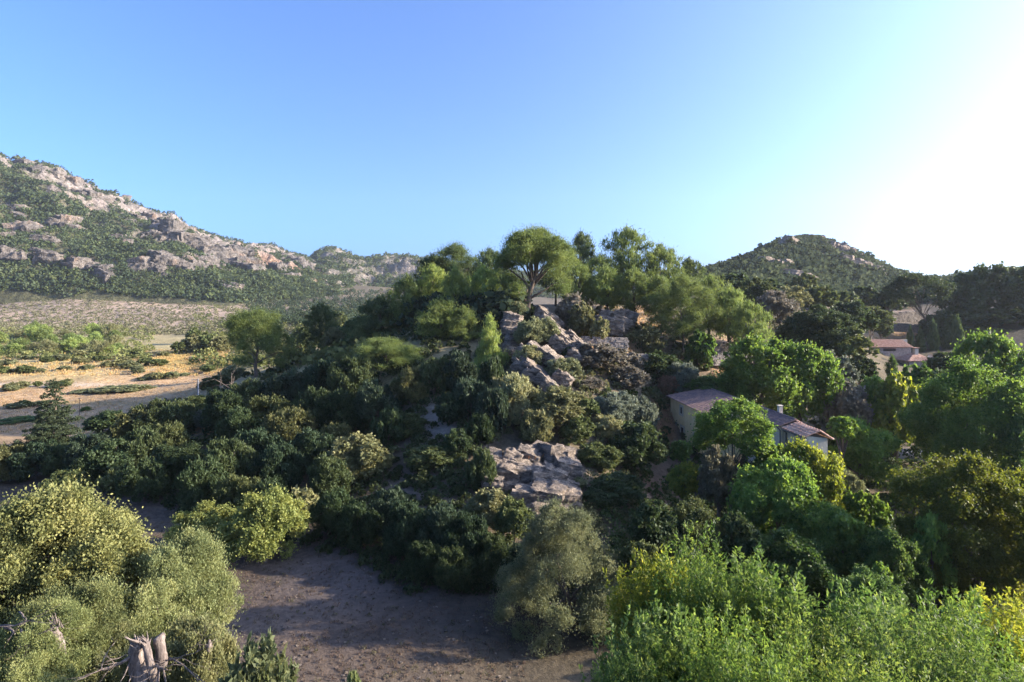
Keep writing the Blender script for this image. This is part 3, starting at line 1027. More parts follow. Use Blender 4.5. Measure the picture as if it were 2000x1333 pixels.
rows = [
    (S_ + "along the field edge", 'oakd', [(258, 800, 870, 70), (305, 785, 860, 78), (350, 785, 850, 66), (280, 840, 920, 80), (222, 862, 940, 92), (325, 830, 905, 76), (180, 850, 930, 80)]),
    (S_ + "just below the lone umbrella pine", 'oakd', [(440, 765, 840, 76), (490, 745, 815, 80), (545, 735, 810, 84), (595, 720, 795, 86), (520, 775, 850, 80), (470, 800, 880, 78)]),
    (S_ + "under the left end of the pine stand", 'oakd', [(640, 705, 790, 86), (690, 700, 790, 84), (620, 760, 850, 92), (675, 765, 850, 84), (735, 745, 830, 80), (800, 720, 790, 70), (850, 700, 770, 64), (900, 690, 770, 60)]),
    (S_ + "in the middle of the slope", 'oakd', [(560, 800, 890, 96), (500, 840, 930, 92), (610, 840, 925, 88), (655, 830, 900, 70), (540, 870, 960, 92), (450, 860, 960, 96), (640, 890, 980, 80), (760, 800, 870, 66)]),
    (S_ + "above the bare valley floor", 'oakd', [(400, 900, 1000, 92), (465, 930, 1010, 84), (280, 900, 980, 84), (520, 940, 1020, 74), (650, 960, 1050, 84), (700, 985, 1070, 80), (760, 960, 1050, 84)]),
    (S_ + "below the stepped outcrop", 'oakd', [(800, 985, 1085, 90), (860, 990, 1090, 92), (915, 1010, 1110, 88), (970, 1050, 1140, 84), (890, 1075, 1150, 80), (830, 1060, 1130, 70), (1010, 1070, 1150, 66), (940, 880, 960, 60)]),
    (S_ + "at the foot of the summit rocks", 'oakd', [(920, 740, 820, 66), (960, 760, 850, 60), (880, 770, 830, 58), (935, 810, 870, 56), (895, 840, 890, 50), (960, 700, 790, 50)]),
    (S_ + "along the dirt track on the far left", 'oakd', [(20, 870, 940, 84), (75, 865, 935, 88), (130, 870, 930, 80), (-20, 880, 945, 80), (170, 890, 950, 70), (230, 915, 965, 64)]),
]
for lab, colr, items in rows:
    for i, (px, tp, cb, w) in enumerate(items):
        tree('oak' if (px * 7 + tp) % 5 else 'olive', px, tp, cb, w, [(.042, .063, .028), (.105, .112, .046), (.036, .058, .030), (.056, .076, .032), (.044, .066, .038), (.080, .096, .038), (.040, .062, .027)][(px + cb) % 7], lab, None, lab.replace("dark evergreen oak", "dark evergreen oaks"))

tree('fir', 104, 748, 905, 128, 'fir', "dark cedar-like conifer with tiered branches at the edge of the sunlit field", 71, None, rad=.2, stem=.9)

# ------------------------------------------------------------------ valley on the left
G5 = "pale bushes in the sunlit fields"
shrub('oak', 262, 752, 786, 66, 'olive', "right end of the long hedge in the tan field", 142, G5)
shrub('oak', 215, 755, 788, 64, 'olive', "middle bush of the long hedge in the tan field", 142, G5)
shrub('oak', 170, 762, 786, 50, 'olive', "left end of the long hedge in the tan field", 142, G5)
shrub('broad', 42, 815, 845, 78, 'brightd', "bright green bush beside the cedar at the near field edge", 108, G5)
shrub('broad', 168, 810, 826, 18, 'brightd', "tiny green bush alone on the near tan field", 118, G5)
shrub('oak', 360, 736, 748, 26, 'olive', "small bush on the field just above the utility pole's arm", 170, G5)
shrub('oak', 420, 735, 765, 60, 'oak', "bush between the utility pole and the lone umbrella pine", 118, G5)
shrub('oak', 455, 715, 745, 50, 'olive', "bush beside the lone umbrella pine's trunk on its left", 126, G5)
shrub('olive', 575, 690, 725, 50, 'olive', "bush beside the lone umbrella pine on its right", 128, G5)
shrub('olive', 545, 670, 700, 44, 'oakl', "light bush behind the lone umbrella pine's right boughs", 150, G5)
rsv = np.random.RandomState(5)
VB = "light green young pine in the belt across the valley floor"
for i in range(38):
    px = rsv.uniform(-30, 235)
    cb = 655 + rsv.uniform(0, 42)
    tree('pine', px, cb - rsv.uniform(18, 30), cb, rsv.uniform(20, 34), ['pinel', 'pine', 'oakl'][i % 3], VB, None, "young pines in the belt across the valley floor")
DB = "low dark bush scattered on the golden grass beyond the tan field"
for i in range(26):
    px = rsv.uniform(0, 420)
    cb = rsv.uniform(690, 732)
    if 300 < px < 430 and cb < 720 and rsv.rand() < .6:
        continue
    tree('oak', px, cb - rsv.uniform(8, 16), cb, rsv.uniform(18, 34), ['oakl', 'olive', 'oak'][i % 3], DB, None, "low bushes on the golden grass", 'shrub', 'shrub')
CB = "dark round oak in the clump on the far slope behind the lone pine"
for px, tp, cb, w in [(375, 655, 690, 34), (400, 650, 688, 36), (425, 658, 690, 34), (350, 668, 692, 26), (445, 660, 686, 30), (380, 640, 672, 26), (590, 640, 690, 50), (655, 640, 690, 50), (690, 625, 675, 50), (660, 610, 650, 40)]:
    tree('oak', px, tp, cb, w, ['oak', 'oakl'][px % 2], CB, None, "oaks in the clump on the far slope")

# ------------------------------------------------------------------ right-hand garden and wood
G6 = "bright leafy trees around the house"
tree('broad', 1490, 662, 826, 160, 'bright', "left half of the bright double-domed tree behind the house", 84, G6, var=0)
tree('broad', 1567, 674, 826, 128, 'bright', "right half of the bright double-domed tree behind the house", 84, G6, var=1)
tree('broad', 1450, 720, 775, 70, 'bright', "bright foliage spilling left at the base of the double-domed tree", 86, G6)
tree('broad', 1430, 783, 900, 146, 'bright', "light green walnut-like tree covering the middle of the house front", 56, G6, rad=.16, stem=.5, nb=12)
tree('broad', 1345, 905, 975, 76, 'yell', "yellow-green bush at the foot of the walnut-like tree", 56, G6)
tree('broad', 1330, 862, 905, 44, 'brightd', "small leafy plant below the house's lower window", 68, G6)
tree('oak', 1402, 878, 990, 74, (.13, .125, .075), "thin grey-brown half-bare tree in front of the walnut-like tree", 52, G6, nb=14)
tree('broad', 1505, 868, 920, 84, 'bright', "green tree under the house's arched window", 54, G6)
tree('broad', 1580, 866, 960, 130, 'yell', "yellowing tree in front of the house's low annexe", 50, G6)
tree('broad', 1520, 905, 1060, 170, 'bright', "large rounded green tree below the house", 46, G6)
tree('broad', 1462, 960, 1060, 90, 'bright', "green tree on the left side of the large rounded tree", 46, G6)
tree('broad', 1600, 985, 1120, 150, 'bright', "leafy tree sloping down right of the large rounded tree", 42, G6)
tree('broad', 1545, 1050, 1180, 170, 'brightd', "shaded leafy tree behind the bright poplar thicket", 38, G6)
tree('broad', 1680, 822, 908, 130, 'bright', "round tree at the right end of the house", 66, G6)
tree('broad', 1645, 815, 860, 56, 'bright', "leafy tree touching the annexe's tiled roof", 62, G6)
tree('oak', 1655, 748, 845, 92, 'grey', "grey-brown bush with rusty patches behind the round tree", 82, G6)
tree('broad', 1708, 738, 800, 70, 'bright', "lime green tree among the yellowing trees", 84, G6)
tree('broad', 1752, 735, 812, 92, 'yell', "yellow-leaved tree between the lime tree and the large right tree", 80, G6)
tree('broad', 1795, 716, 790, 110, 'brightd', "green tree just below the far farmhouse roof", 92, G6)
tree('youngpine', 1742, 694, 745, 30, 'brightd', "conical young tree in front of the far farmhouse wall", 110, G6)
tree('broad', 1895, 712, 925, 215, 'bright', "very large spreading tree on the right, with twinkling leaves", 66, G6)
tree('broad', 1985, 770, 960, 130, 'brightd', "leafy tree cut by the right edge below the skyline wood", 62, G6)
tree('broad', 1942, 656, 765, 150, 'bright', "domed tree with a yellow-green sunlit top near the right edge", 84, G6)
tree('oak', 1850, 725, 780, 80, 'oakd', "dark bush left of the domed tree", 96, G6)
tree('broad', 1785, 930, 1010, 70, 'brightd', "dark green tree beside the pale garden path", 58, G6)
tree('broad', 1890, 896, 1185, 265, 'gold', "large dark tree with golden lit tips near the right edge", 40, G6, rad=.3)
tree('broad', 1985, 925, 1130, 130, 'gold', "golden-tipped tree cut by the right edge", 42, G6)
tree('broad', 1690, 965, 1060, 84, 'bright', "small bright tree in the shaded hollow", 46, G6)
tree('broad', 1655, 1010, 1140, 90, 'bright', "bright drooping tree at the hollow's left side", 40, G6)
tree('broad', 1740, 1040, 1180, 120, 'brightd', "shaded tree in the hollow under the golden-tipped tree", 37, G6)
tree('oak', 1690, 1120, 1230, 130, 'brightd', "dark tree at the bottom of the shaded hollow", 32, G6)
tree('broad', 1720, 1100, 1150, 34, 'bright', "small lit sprig in the middle of the shaded hollow", 34, G6)
tree('broad', 1820, 1010, 1090, 70, 'bright', "leafy bough on the left of the golden-tipped tree", 38, G6)
tree('olive', 1650, 920, 975, 60, 'olive', "dull olive bush beside the bare gap behind the round tree", 56, G6)

G7 = "evergreen oaks of the wood on the right slope"
OW = [
    (1600, 600, 690, 120, 'oakd', "big dark oak in the middle of the wood above the bright double-domed tree", 112),
    (1650, 640, 725, 100, 'oak', "dark oak with a lit rim left of the far farmhouse", 108),
    (1560, 630, 700, 90, 'oak', "oak left of the big dark oak above the bright double-domed tree", 114),
    (1520, 570, 640, 80, 'grey', "brownish oak in the wood beside the last ridge pine", 135),
    (1660, 590, 660, 90, 'oakd', "dark oak behind the oak with a lit rim", 135),
    (1625, 690, 770, 80, 'sage', "grey-blue bush under the oak with a lit rim", 100),
    (1678, 696, 745, 60, 'oakd', "dark bush at the left corner of the far farmhouse", 104),
    (1700, 600, 650, 70, 'oak', "oak left of the ruined terrace", 160),
    (1480, 545, 610, 70, 'oak', "oak behind the last ridge pine", 150),
    (1545, 560, 620, 70, 'oakl', "paler oak at the foot of the conical hill", 165),
    (1600, 560, 615, 64, 'oak', "oak below the conical hill's rocky face", 175),
    (1650, 570, 620, 60, 'oak', "small oak to the right below the conical hill", 180),
    (1440, 535, 595, 60, 'oakd', "oak on the saddle left of the conical hill", 170),
    (1400, 540, 590, 50, 'oak', "oak on the saddle touching the ridge pines", 165),
    (1505, 545, 590, 50, 'oakd', "oak on the saddle directly under the conical hill's left foot", 190),
    (1570, 535, 580, 50, 'oak', "oak at the centre of the conical hill's foot", 215),
    (1690, 560, 605, 56, 'oakd', "oak at the conical hill's right foot", 215),
    (1735, 565, 620, 56, 'oakd', "oak left of the leaning open oak", 205),
    (1880, 536, 640, 90, 'oakd', "first skyline oak right of the leaning open oak", 190),
    (1932, 520, 640, 92, 'oakd', "tall skyline oak near the right edge", 188),
    (1995, 522, 640, 100, 'oakd', "skyline oak cut by the right edge", 186),
    (1900, 600, 690, 100, 'oakd', "dark oak behind the cypresses on the right", 185),
    (1965, 600, 700, 110, 'oakd', "dark oak above the domed sunlit tree", 182),
    (1840, 610, 680, 70, 'oakd', "dark oak just behind the middle cypresses", 182),
    (1855, 690, 740, 80, 'oakd', "low dark oak at the foot of the cypresses", 112),
    (1920, 640, 690, 70, 'oak', "greyer oak right of the cypresses", 178),
    (1760, 580, 612, 50, 'oakd', "small oak above the ruined terrace", 230),
    (1720, 622, 662, 40, 'oakd', "dark bush left below the ruined terrace", 175),
    (1735, 666, 682, 26, 'oak', "round bush on the bank behind the far farmhouse", 175),
]
for px, tp, cb, w, colr, lab, d in OW:
    tree('oak', px, tp, cb, w, colr, lab, d, G7)
tree('openoak', 1795, 533, 625, 122, 'oakd', "open-crowned oak leaning left on the skyline above the ruined terrace", 182, G7, lean=(-2.5, 0), rad=.35, nb=18, var=2)
tree('openoak', 1574, 464, 484, 22, 'oakd', "lone wind-shaped tree on the very top of the conical hill", 476, G7)
for px, tp, w, lab in [(1777, 640, 15, "shortest cypress, in front of the dry bank behind the far farmhouse"), (1798, 643, 17, "cypress just right of the dry bank behind the far farmhouse"),
                       (1823, 630, 20, "broad cypress in the centre of the cypress row"), (1849, 632, 18, "slim cypress right of the broad cypress"),
                       (1868, 622, 24, "wide dark cypress at the right end of the cypress row")]:
    tree('cypress', px, tp, 712, w, 'cyp', lab, 174, "cypresses behind the far farmhouse")

# ------------------------------------------------------------------ foreground
G8 = "foreground trees below the viewpoint"
tree('cone', 1100, 990, 1318, 275, 'olive', "large rounded olive tree in the bottom centre beside the bare valley floor", 37, G8, var=0, rad=.3)
tree('oak', 515, 962, 1125, 142, 'willow', "bright yellow-green bushy tree standing on the dark valley floor", 45, G8, var=1, rad=.2)
tree('oak', 400, 985, 1105, 130, 'willow', "lower left flank of the bright bushy tree, a duller round bush", 47, G8, var=2)
tree('oak', 105, 958, 1330, 330, (.150, .158, .058), "big yellow-green oak filling the lower left corner", 24, G8, var=0, rad=.35)
tree('oak', -50, 1010, 1400, 260, (.115, .130, .050), "shaded green oak cut by the left edge below the big yellow-green oak", 22, G8, var=1)
tree('olive', 300, 1075, 1400, 290, (.150, .170, .072), "dense pale green olive right of the big yellow-green oak", 22, G8, var=1)
tree('olive', 150, 1150, 1480, 300, (.140, .158, .062), "fine-leaved olive bush around the broken grey snags", 19, G8, var=2)
tree('olive', 370, 1225, 1500, 190, (.140, .150, .068), "twiggy olive bush right of the split dead trunk", 17.5, G8, var=0)
tree('olive', 240, 1255, 1500, 240, (.145, .155, .068), "low olive bush with bare twigs behind the split dead trunk", 17.5, G8, var=2)
tree('olive', 40, 1225, 1500, 280, (.135, .155, .060), "leafy olive bush in the extreme lower left corner", 16, G8, var=1)
tree('shoots', 500, 1262, 1500, 110, (.13, .155, .075), "upright leafy sprouts at the bottom edge left of the bare valley floor", 15, G8, var=3)
tree('shoots', 690, 1318, 1380, 20, (.13, .16, .07), "tiny leafy tip poking up at the bottom edge", 14, G8, var=4)
G9 = "poplar saplings in the bright thicket at the lower right"
PO = [(1385, 1070, 230, 16.5, "tallest bright sapling clump in the middle of the lower right thicket"), (1285, 1090, 150, 18, "yellow-tipped sapling clump beside the foreground olive"),
      (1480, 1105, 190, 16, "sapling clump right of the tallest clump, before the shaded gap"), (1290, 1190, 190, 14.5, "low sapling clump at the bottom edge beside the foreground olive"),
      (1420, 1215, 260, 13, "wide sapling clump along the bottom edge under the tallest clump"), (1590, 1225, 220, 13.5, "sapling clump at the bottom of the shaded gap"),
      (1690, 1155, 190, 15.5, "sapling clump with a dry pale top right of the shaded gap"), (1760, 1200, 230, 13.5, "dense sapling clump in the middle right of the bottom edge"),
      (1850, 1165, 190, 15.5, "sapling clump with silvery upturned leaves"), (1955, 1165, 150, 16.5, "yellow-green sapling clump cut by the right edge"),
      (1900, 1240, 240, 12.5, "lowest sapling clump in the right corner"), (1230, 1280, 130, 13, "thin sapling clump at the bottom edge under the foreground olive"),
      (1540, 1290, 260, 11, "sapling clump along the bottom edge with grassy leaves"), (1720, 1290, 260, 11, "nearest sapling clump right of the grassy one")]
for i, (px, tp, w, d, lab) in enumerate(PO):
    tree('shoots', px, tp, tp + w * 1.5, w, [(.088, .140, .036), (.105, .155, .042), (.080, .130, .038), (.10, .155, .048)][i % 4] if 'yellow' not in lab else (.16, .19, .04), lab, d, G9, cat='sapling', var=i % 5, nb=14)
print("LOW:", LOWLOG)

rsv = np.random.RandomState(15)
RB = "low green bush in the hedgerow lines dividing the tan fields"
for i in range(26):
    line = [(20, 762, 150, 752), (0, 730, 180, 722), (280, 745, 420, 724), (-10, 800, 120, 792)][i % 4]
    t = rsv.uniform(0, 1)
    px, cb = line[0] + (line[2] - line[0]) * t, line[1] + (line[3] - line[1]) * t + rsv.normal() * 1.5
    tree('oak', px, cb - rsv.uniform(7, 15), cb, rsv.uniform(16, 34), ['oakl', 'olive', 'oak'][i % 3], RB, None, G5b, 'shrub', 'shrub')

# ------------------------------------------------------------------ stuff: woods and scrub too many to count
def clump_field(name, pts, rad, hfac, nleaf, colr, mat, half, rs, wl=0.7, tintv=0.18, axis_up=0.2):
    """one mesh of leafy clumps: pts (n,3) bases, rad (n,) radii, hfac height over width"""
    n = len(pts)
    idx = np.repeat(np.arange(n), nleaf)
    m = len(idx)
    d = rnd_dir(rs, m)
    d[:, 2] = np.abs(d[:, 2]) * 1.2 - 0.25
    lump = 0.72 + 0.42 * (0.5 + 0.5 * vnoise(d * 2.1 + (pts[idx] * 1.37) % 97.0, 5))
    r = rad[idx] * lump * rs.uniform(0.72, 1.02, m)
    hf = hfac[idx] if hasattr(hfac, '__len__') else hfac
    p = pts[idx] + np.stack([d[:, 0] * r, d[:, 1] * r, (d[:, 2] + 0.3) * r * hf], -1)
    ax = d * 0.4 + np.array([0, 0, axis_up]) + rnd_dir(rs, m) * 0.8
    hl = half[idx] if hasattr(half, '__len__') else np.full(m, half)
    hl = hl * rs.uniform(0.7, 1.3, m)
    v, f = leaf_quads(p, ax, rnd_dir(rs, m), hl, hl * wl)
    ct = np.clip(0.5 + rs.normal(size=n) * tintv, 0, 1)[idx]
    t = np.clip(ct + rs.normal(size=m) * 0.09, 0, 1)
    me = mesh_from(name, v, f, 4, mat, [("tint", 'FACE', 'FLOAT', t)])
    return link(name, me, color=colr)


def scatter_on_ground(n, pxr, pyr, rs, keep=None):
    px = rs.uniform(*pxr, n)
    py = rs.uniform(*pyr, n)
    out = []
    for a, b in zip(px, py):
        if keep is not None and not keep(a, b):
            continue
        d = hit(a, b)
        if d is None or d > 845:
            continue
        x, y = (a - 1000) / F * d, d
        out.append((x, y, g1(x, y)))
    return np.array(out)


rs3 = np.random.RandomState(77)


def wood_on(mt, n, seed, dens):
    V, fc, rock, tt, px, py = mt
    rs = np.random.RandomState(seed)
    ctr = V[fc].mean(1)
    area = np.linalg.norm(np.cross(V[fc[:, 1]] - V[fc[:, 0]], V[fc[:, 3]] - V[fc[:, 0]]), axis=1)
    t = tt[fc].mean(1)
    rk = rock[fc].mean(1)
    cpx, cpy = px[fc].mean(1), py[fc].mean(1)
    w = area * np.clip(1 - rk * 1.1, 0.12, 1) * (t < 1.08) * dens(cpx, cpy, t)
    i = rs.choice(len(fc), n, p=w / w.sum())
    a, b = rs.rand(n), rs.rand(n)
    q = V[fc[i, 0]] + (V[fc[i, 1]] - V[fc[i, 0]]) * a[:, None] + (V[fc[i, 3]] - V[fc[i, 0]]) * b[:, None]
    return q, i


def dens1(px, py, t):
    d = np.clip((t - 0.012) / 0.02, 0, 1)
    edge = np.interp(px, [0, 130, 250, 420, 560, 640], [572, 582, 604, 606, 602, 604])
    return d * (py < edge) * np.where(px > -60, 1, 0.25) * (0.75 + 0.5 * np.clip((py - 480) / 60, 0, 1))


q, i = wood_on(MT1, 13000, 5, dens1)
rr = rs3.uniform(2.6, 5.4, len(q)) * (0.75 + 0.5 * np.clip(fbm(q / 70.0, 2, 90) + .5, 0, 1))
k = rs3.rand(len(q)) < 0.62
tag(clump_field("forest", q[k], rr[k], 1.15, 26, (.047, .064, .035), M_FAR, rr[k] * 0.30, rs3), kind="stuff", label="dark evergreen oak wood covering the rocky mountainside")
k = ~k
tag(clump_field("forest", q[k], rr[k] * 0.9, 1.5, 26, (.072, .095, .040), M_FAR, rr[k] * 0.28, rs3), kind="stuff", label="lighter green pines mixed through the wood on the mountainside")
q, i = wood_on(MT2, 5200, 6, lambda px, py, t: (py < 615) * (t > 0.01))
rr = rs3.uniform(3.5, 7.0, len(q))
tag(clump_field("forest", q, rr, 1.2, 24, (.050, .068, .030), M_FAR, rr * 0.30, rs3), kind="stuff", label="thin dark wood on the far blue crags")

# conical hill on the right: maquis
px_ = rs3.uniform(1340, 2010, 5200)
dd_ = rs3.uniform(235, 500, 5200)
x_ = (px_ - 1000) / F * dd_
q = np.stack([x_, dd_, gq(x_, dd_)], -1)
hx, hy = project(q)
nn = fbm(q / 30.0, 3, 44)
k = (nn > -0.22) | (hy > 560)
rockhill = q[~k]
q = q[k]
rr = rs3.uniform(1.3, 4.2, len(q)) * np.clip(rs3.uniform(.6, 1.5, len(q)), .6, 1.3)
tag(clump_field("shrubbery", q, rr, 1.1, 34, (.048, .062, .036), M_FAR, rr * 0.26, rs3), kind="stuff", label="dense dark maquis covering the conical hill")

# dry scrub on the stony far slope, and on valley ground
q = scatter_on_ground(6500, (-30, 720), (583, 655), rs3)
rr = rs3.uniform(0.5, 1.7, len(q))
tag(clump_field("scrub", q, rr, 0.8, 16, (.12, .12, .068), M_FAR, rr * 0.34, rs3), kind="stuff", label="dry grey-green scrub dotting the pale stony slope")
q = scatter_on_ground(520, (380, 760), (590, 720), rs3)
rr = rs3.uniform(1.2, 3.0, len(q))
tag(clump_field("undergrowth", q, rr, 1.1, 40, (.11, .125, .045), M_LEAF, rr * 0.22, rs3), kind="stuff", label="mixed green bushes on the terraced slope behind the lone umbrella pine")
q = scatter_on_ground(2200, (480, 1010), (560, 640), rs3)
rr = rs3.uniform(2.0, 4.2, len(q))
tag(clump_field("forest", q, rr, 1.2, 44, (.038, .054, .032), M_FAR, rr * 0.2, rs3), kind="stuff", label="dark wood on the foothill between the lone umbrella pine and the far crags")
q = scatter_on_ground(420, (-20, 300), (640, 705), rs3)
rr = rs3.uniform(0.8, 2.2, len(q))
tag(clump_field("undergrowth", q, rr, 1.0, 36, (.12, .135, .05), M_LEAF, rr * 0.24, rs3), kind="stuff", label="low green bushes between the young pines of the valley belt")

# low growth over the ridge, the hollow and the garden


def on_ridge(a, b):
    left = np.interp(b, [600, 700, 760, 820, 900, 1000, 1080, 1160], [700, 540, 420, 260, 190, 330, 640, 800])
    if a < left:
        return False
    if 935 < a < 1150 and 872 < b < 1045:
        return False
    if 985 < a < 1115 and 605 < b < 745:
        return rs3.rand() < .15
    if 1260 < a < 1330 and 790 < b < 1000:
        return rs3.rand() < .12
    if 1380 < a < 1455 and 668 < b < 740:
        return rs3.rand() < .1
    if 830 < a < 930 and 790 < b < 870:
        return rs3.rand() < .25
    if 1140 < a < 1260 and 655 < b < 700:
        return rs3.rand() < .2
    return True


q = scatter_on_ground(5200, (180, 1700), (600, 1160), rs3, on_ridge)
qx, qy = project(q)
rr = rs3.uniform(0.35, 1.15, len(q)) * np.clip(q[:, 1] / 80.0, 0.6, 1.5)
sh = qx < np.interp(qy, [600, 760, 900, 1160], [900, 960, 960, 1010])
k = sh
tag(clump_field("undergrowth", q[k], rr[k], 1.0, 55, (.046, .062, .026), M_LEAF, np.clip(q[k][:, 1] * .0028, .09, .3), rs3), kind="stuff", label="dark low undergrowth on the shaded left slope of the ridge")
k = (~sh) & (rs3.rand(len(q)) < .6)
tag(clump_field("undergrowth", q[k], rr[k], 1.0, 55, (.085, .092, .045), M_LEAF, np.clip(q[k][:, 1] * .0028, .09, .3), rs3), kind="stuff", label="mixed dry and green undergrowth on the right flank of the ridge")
q = scatter_on_ground(1500, (1180, 2040), (760, 1200), rs3, lambda a, b: not (1300 < a < 1620 and b < 870))
rr = rs3.uniform(0.4, 1.2, len(q))
tag(clump_field("undergrowth", q, rr, 1.0, 60, (.055, .085, .028), M_LEAF, np.clip(q[:, 1] * .0026, .08, .3), rs3), kind="stuff", label="green undergrowth filling the garden hollow around the house")
# tall ground cover under the close foreground trees
q = np.stack([rs3.uniform(-26, -6, 900), rs3.uniform(9, 27, 900)], -1)
q = q[(q[:, 0] / q[:, 1] < -0.50)]
q = np.concatenate([q, gq(q[:, 0], q[:, 1])[:, None]], 1)
tag(clump_field("undergrowth", q, rs3.uniform(.5, 1.1, len(q)), 1.1, 90, (.11, .12, .05), M_LEAF, 0.07, rs3), kind="stuff", label="scrubby growth under the foreground olives")
q = np.stack([rs3.uniform(2, 24, 900), rs3.uniform(9, 24, 900)], -1)
q = q[(q[:, 0] / q[:, 1] > 0.2)]
q = np.concatenate([q, gq(q[:, 0], q[:, 1])[:, None]], 1)
tag(clump_field("undergrowth", q, rs3.uniform(.5, 1.1, len(q)), 1.1, 90, (.11, .15, .04), M_SOFT, 0.07, rs3), kind="stuff", label="green growth under the poplar thicket")


# dry grass
def grass_field(name, pts, h, colr, n, rs):
    idx = np.repeat(np.arange(len(pts)), n)
    m = len(idx)
    hh = h[idx] * rs.uniform(.5, 1.2, m)
    p = pts[idx] + np.stack([rs.normal(size=m) * h[idx] * .7, rs.normal(size=m) * h[idx] * .7, hh * .45], -1)
    ax = np.stack([rs.normal(size=m) * .3, rs.normal(size=m) * .3, np.ones(m)], -1)
    v, f = leaf_quads(p, ax, rnd_dir(rs, m), hh * .5, hh * .10 + .012)
    t = np.clip(.5 + rs.normal(size=m) * .2, 0, 1)
    return link(name, mesh_from(name, v, f, 4, M_SOFT, [("tint", 'FACE', 'FLOAT', t)]), color=colr)


q = scatter_on_ground(1500, (-10, 460), (684, 735), rs3, lambda a, b: a > 300 or rs3.rand() < .5)
tag(grass_field("grass", q, rs3.uniform(.5, .9, len(q)), (.40, .31, .13), 14, rs3), kind="stuff", label="tall golden dry grass beyond the tan field")
q = scatter_on_ground(3800, (-20, 440), (715, 850), rs3)
tag(grass_field("grass", q, rs3.uniform(.18, .4, len(q)), (.33, .25, .13), 10, rs3), kind="stuff", label="short dry stubble on the tan fields")
q = np.concatenate([scatter_on_ground(260, (1140, 1250), (668, 690), rs3), scatter_on_ground(120, (1270, 1310), (790, 900), rs3), scatter_on_ground(200, (1395, 1450), (690, 740), rs3),
                    scatter_on_ground(160, (1700, 1790), (645, 668), rs3), scatter_on_ground(160, (1180, 1300), (600, 640), rs3)])
tag(grass_field("grass", q, rs3.uniform(.3, .6, len(q)), (.33, .25, .14), 18, rs3), kind="stuff", label="orange dry grass on the terraces right of the summit rocks")
tv = []
for px, py, d in [(985, 893, 59), (1000, 890, 59.3), (1012, 893, 59), (1022, 889, 59.5), (1045, 893, 59.3), (1052, 890, 59.6), (1038, 896, 58.9), (972, 897, 58.8), (1090, 948, 56.3), (1078, 947, 56.2), (1110, 952, 56.6), (1060, 948, 56),
                  (1120, 962, 56.8), (1128, 975, 56.6), (1030, 905, 58.4), (960, 900, 58.4)]:
    for k_ in range(5):
        tv.append(xyz(px + rs3.normal() * 4, py + 2 + rs3.normal() * 1.5, d + rs3.normal() * .3))
tv = np.array(tv)
tag(grass_field("grass", tv, rs3.uniform(.25, .5, len(tv)), (.34, .22, .10), 40, rs3), kind="stuff", label="orange dry grass on the ledges of the stepped outcrop")
q = scatter_on_ground(2600, (200, 1030), (1000, 1333), rs3)
tag(grass_field("grass", q, rs3.uniform(.06, .16, len(q)), (.12, .095, .07), 9, rs3), kind="stuff", label="short dead grass on the bare valley floor")


q = scatter_on_ground(260, (200, 1040), (1010, 1333), rs3, lambda a, b: a > np.interp(b, [1000, 1333], [190, 460]))
rr = rs3.uniform(.08, .3, len(q))
tag(clump_field("weeds", q, rr, 0.9, 26, (.10, .095, .05), M_LEAF, .035, rs3), kind="stuff", label="small dry weeds on the bare valley floor")
_st = MB()
for p_ in scatter_on_ground(320, (220, 1040), (1005, 1333), rs3):
    r_ = rs3.uniform(.03, .11)
    ang = rs3.uniform(0, 6.28)
    ax_ = [np.array([math.cos(ang), math.sin(ang), .2]), np.array([-math.sin(ang), math.cos(ang), .1]), np.array([0, 0, 1.0])]
    _st.box(p_, (r_ * 2, r_ * 1.4, r_), ax_)
tag(link("gravel", _st.mesh("gravel", M_ROCK)), kind="stuff", label="scattered small stones on the bare valley floor")


# ------------------------------------------------------------------ rocks
def rock_mesh(name, blocks, seed, n=17, mat=None):
    """blocks: (centre, size, axes) -> one mesh of weathered blocks with ledges"""
    V, Fc = [], []
    base = 0
    for bi, (c, s, ax) in enumerate(blocks):
        g = np.linspace(-1, 1, n)
        A, B = np.meshgrid(g, g, indexing='ij')
        A, B = A.ravel(), B.ravel()
        one = np.ones_like(A)
        sides = [np.stack(q_, -1) for q_ in ((A, B, one), (B, A, -one), (one, A, B), (-one, B, A), (B, one, A), (A, -one, B))]
        for sd in sides:
            sph = sd / np.linalg.norm(sd, axis=1, keepdims=True)
            rough = 1.7 if mat is not None else 1.0
            p = sd * 0.86 + sph * 0.24
            p = p / 1.10 * np.asarray(s) * 0.5 * 1.08
            w = p @ np.asarray(ax) + np.asarray(c)
            outd = sph @ np.asarray(ax)
            sc = max(min(s), 0.4)
            st_ = fbm(w / np.array([sc * 1.4, sc * 1.4, sc * .30]), 3, seed + 4)
            dsp = fbm(w / (sc * 0.7) + bi * 3.1, 4, seed, True) * 0.16 * sc + np.round(st_ * 3) / 3 * 0.22 * sc
            dsp = dsp + fbm(w / (sc * 0.22) + bi, 3, seed + 9, True) * 0.045 * sc
            w = w + outd * dsp[:, None] * rough
            I = np.arange(n * n).reshape(n, n) + base
            Fc.append(np.stack([I[:-1, :-1].ravel(), I[1:, :-1].ravel(), I[1:, 1:].ravel(), I[:-1, 1:].ravel()], -1))
            V.append(w)
            base += n * n
    return mesh_from(name, np.concatenate(V), np.concatenate(Fc), 4, mat or M_ROCK)


def axes(yaw, pitch, roll=0.0):
    from mathutils import Euler
    m = np.array(Euler((math.radians(roll), math.radians(pitch), math.radians(yaw))).to_matrix())
    return m.T


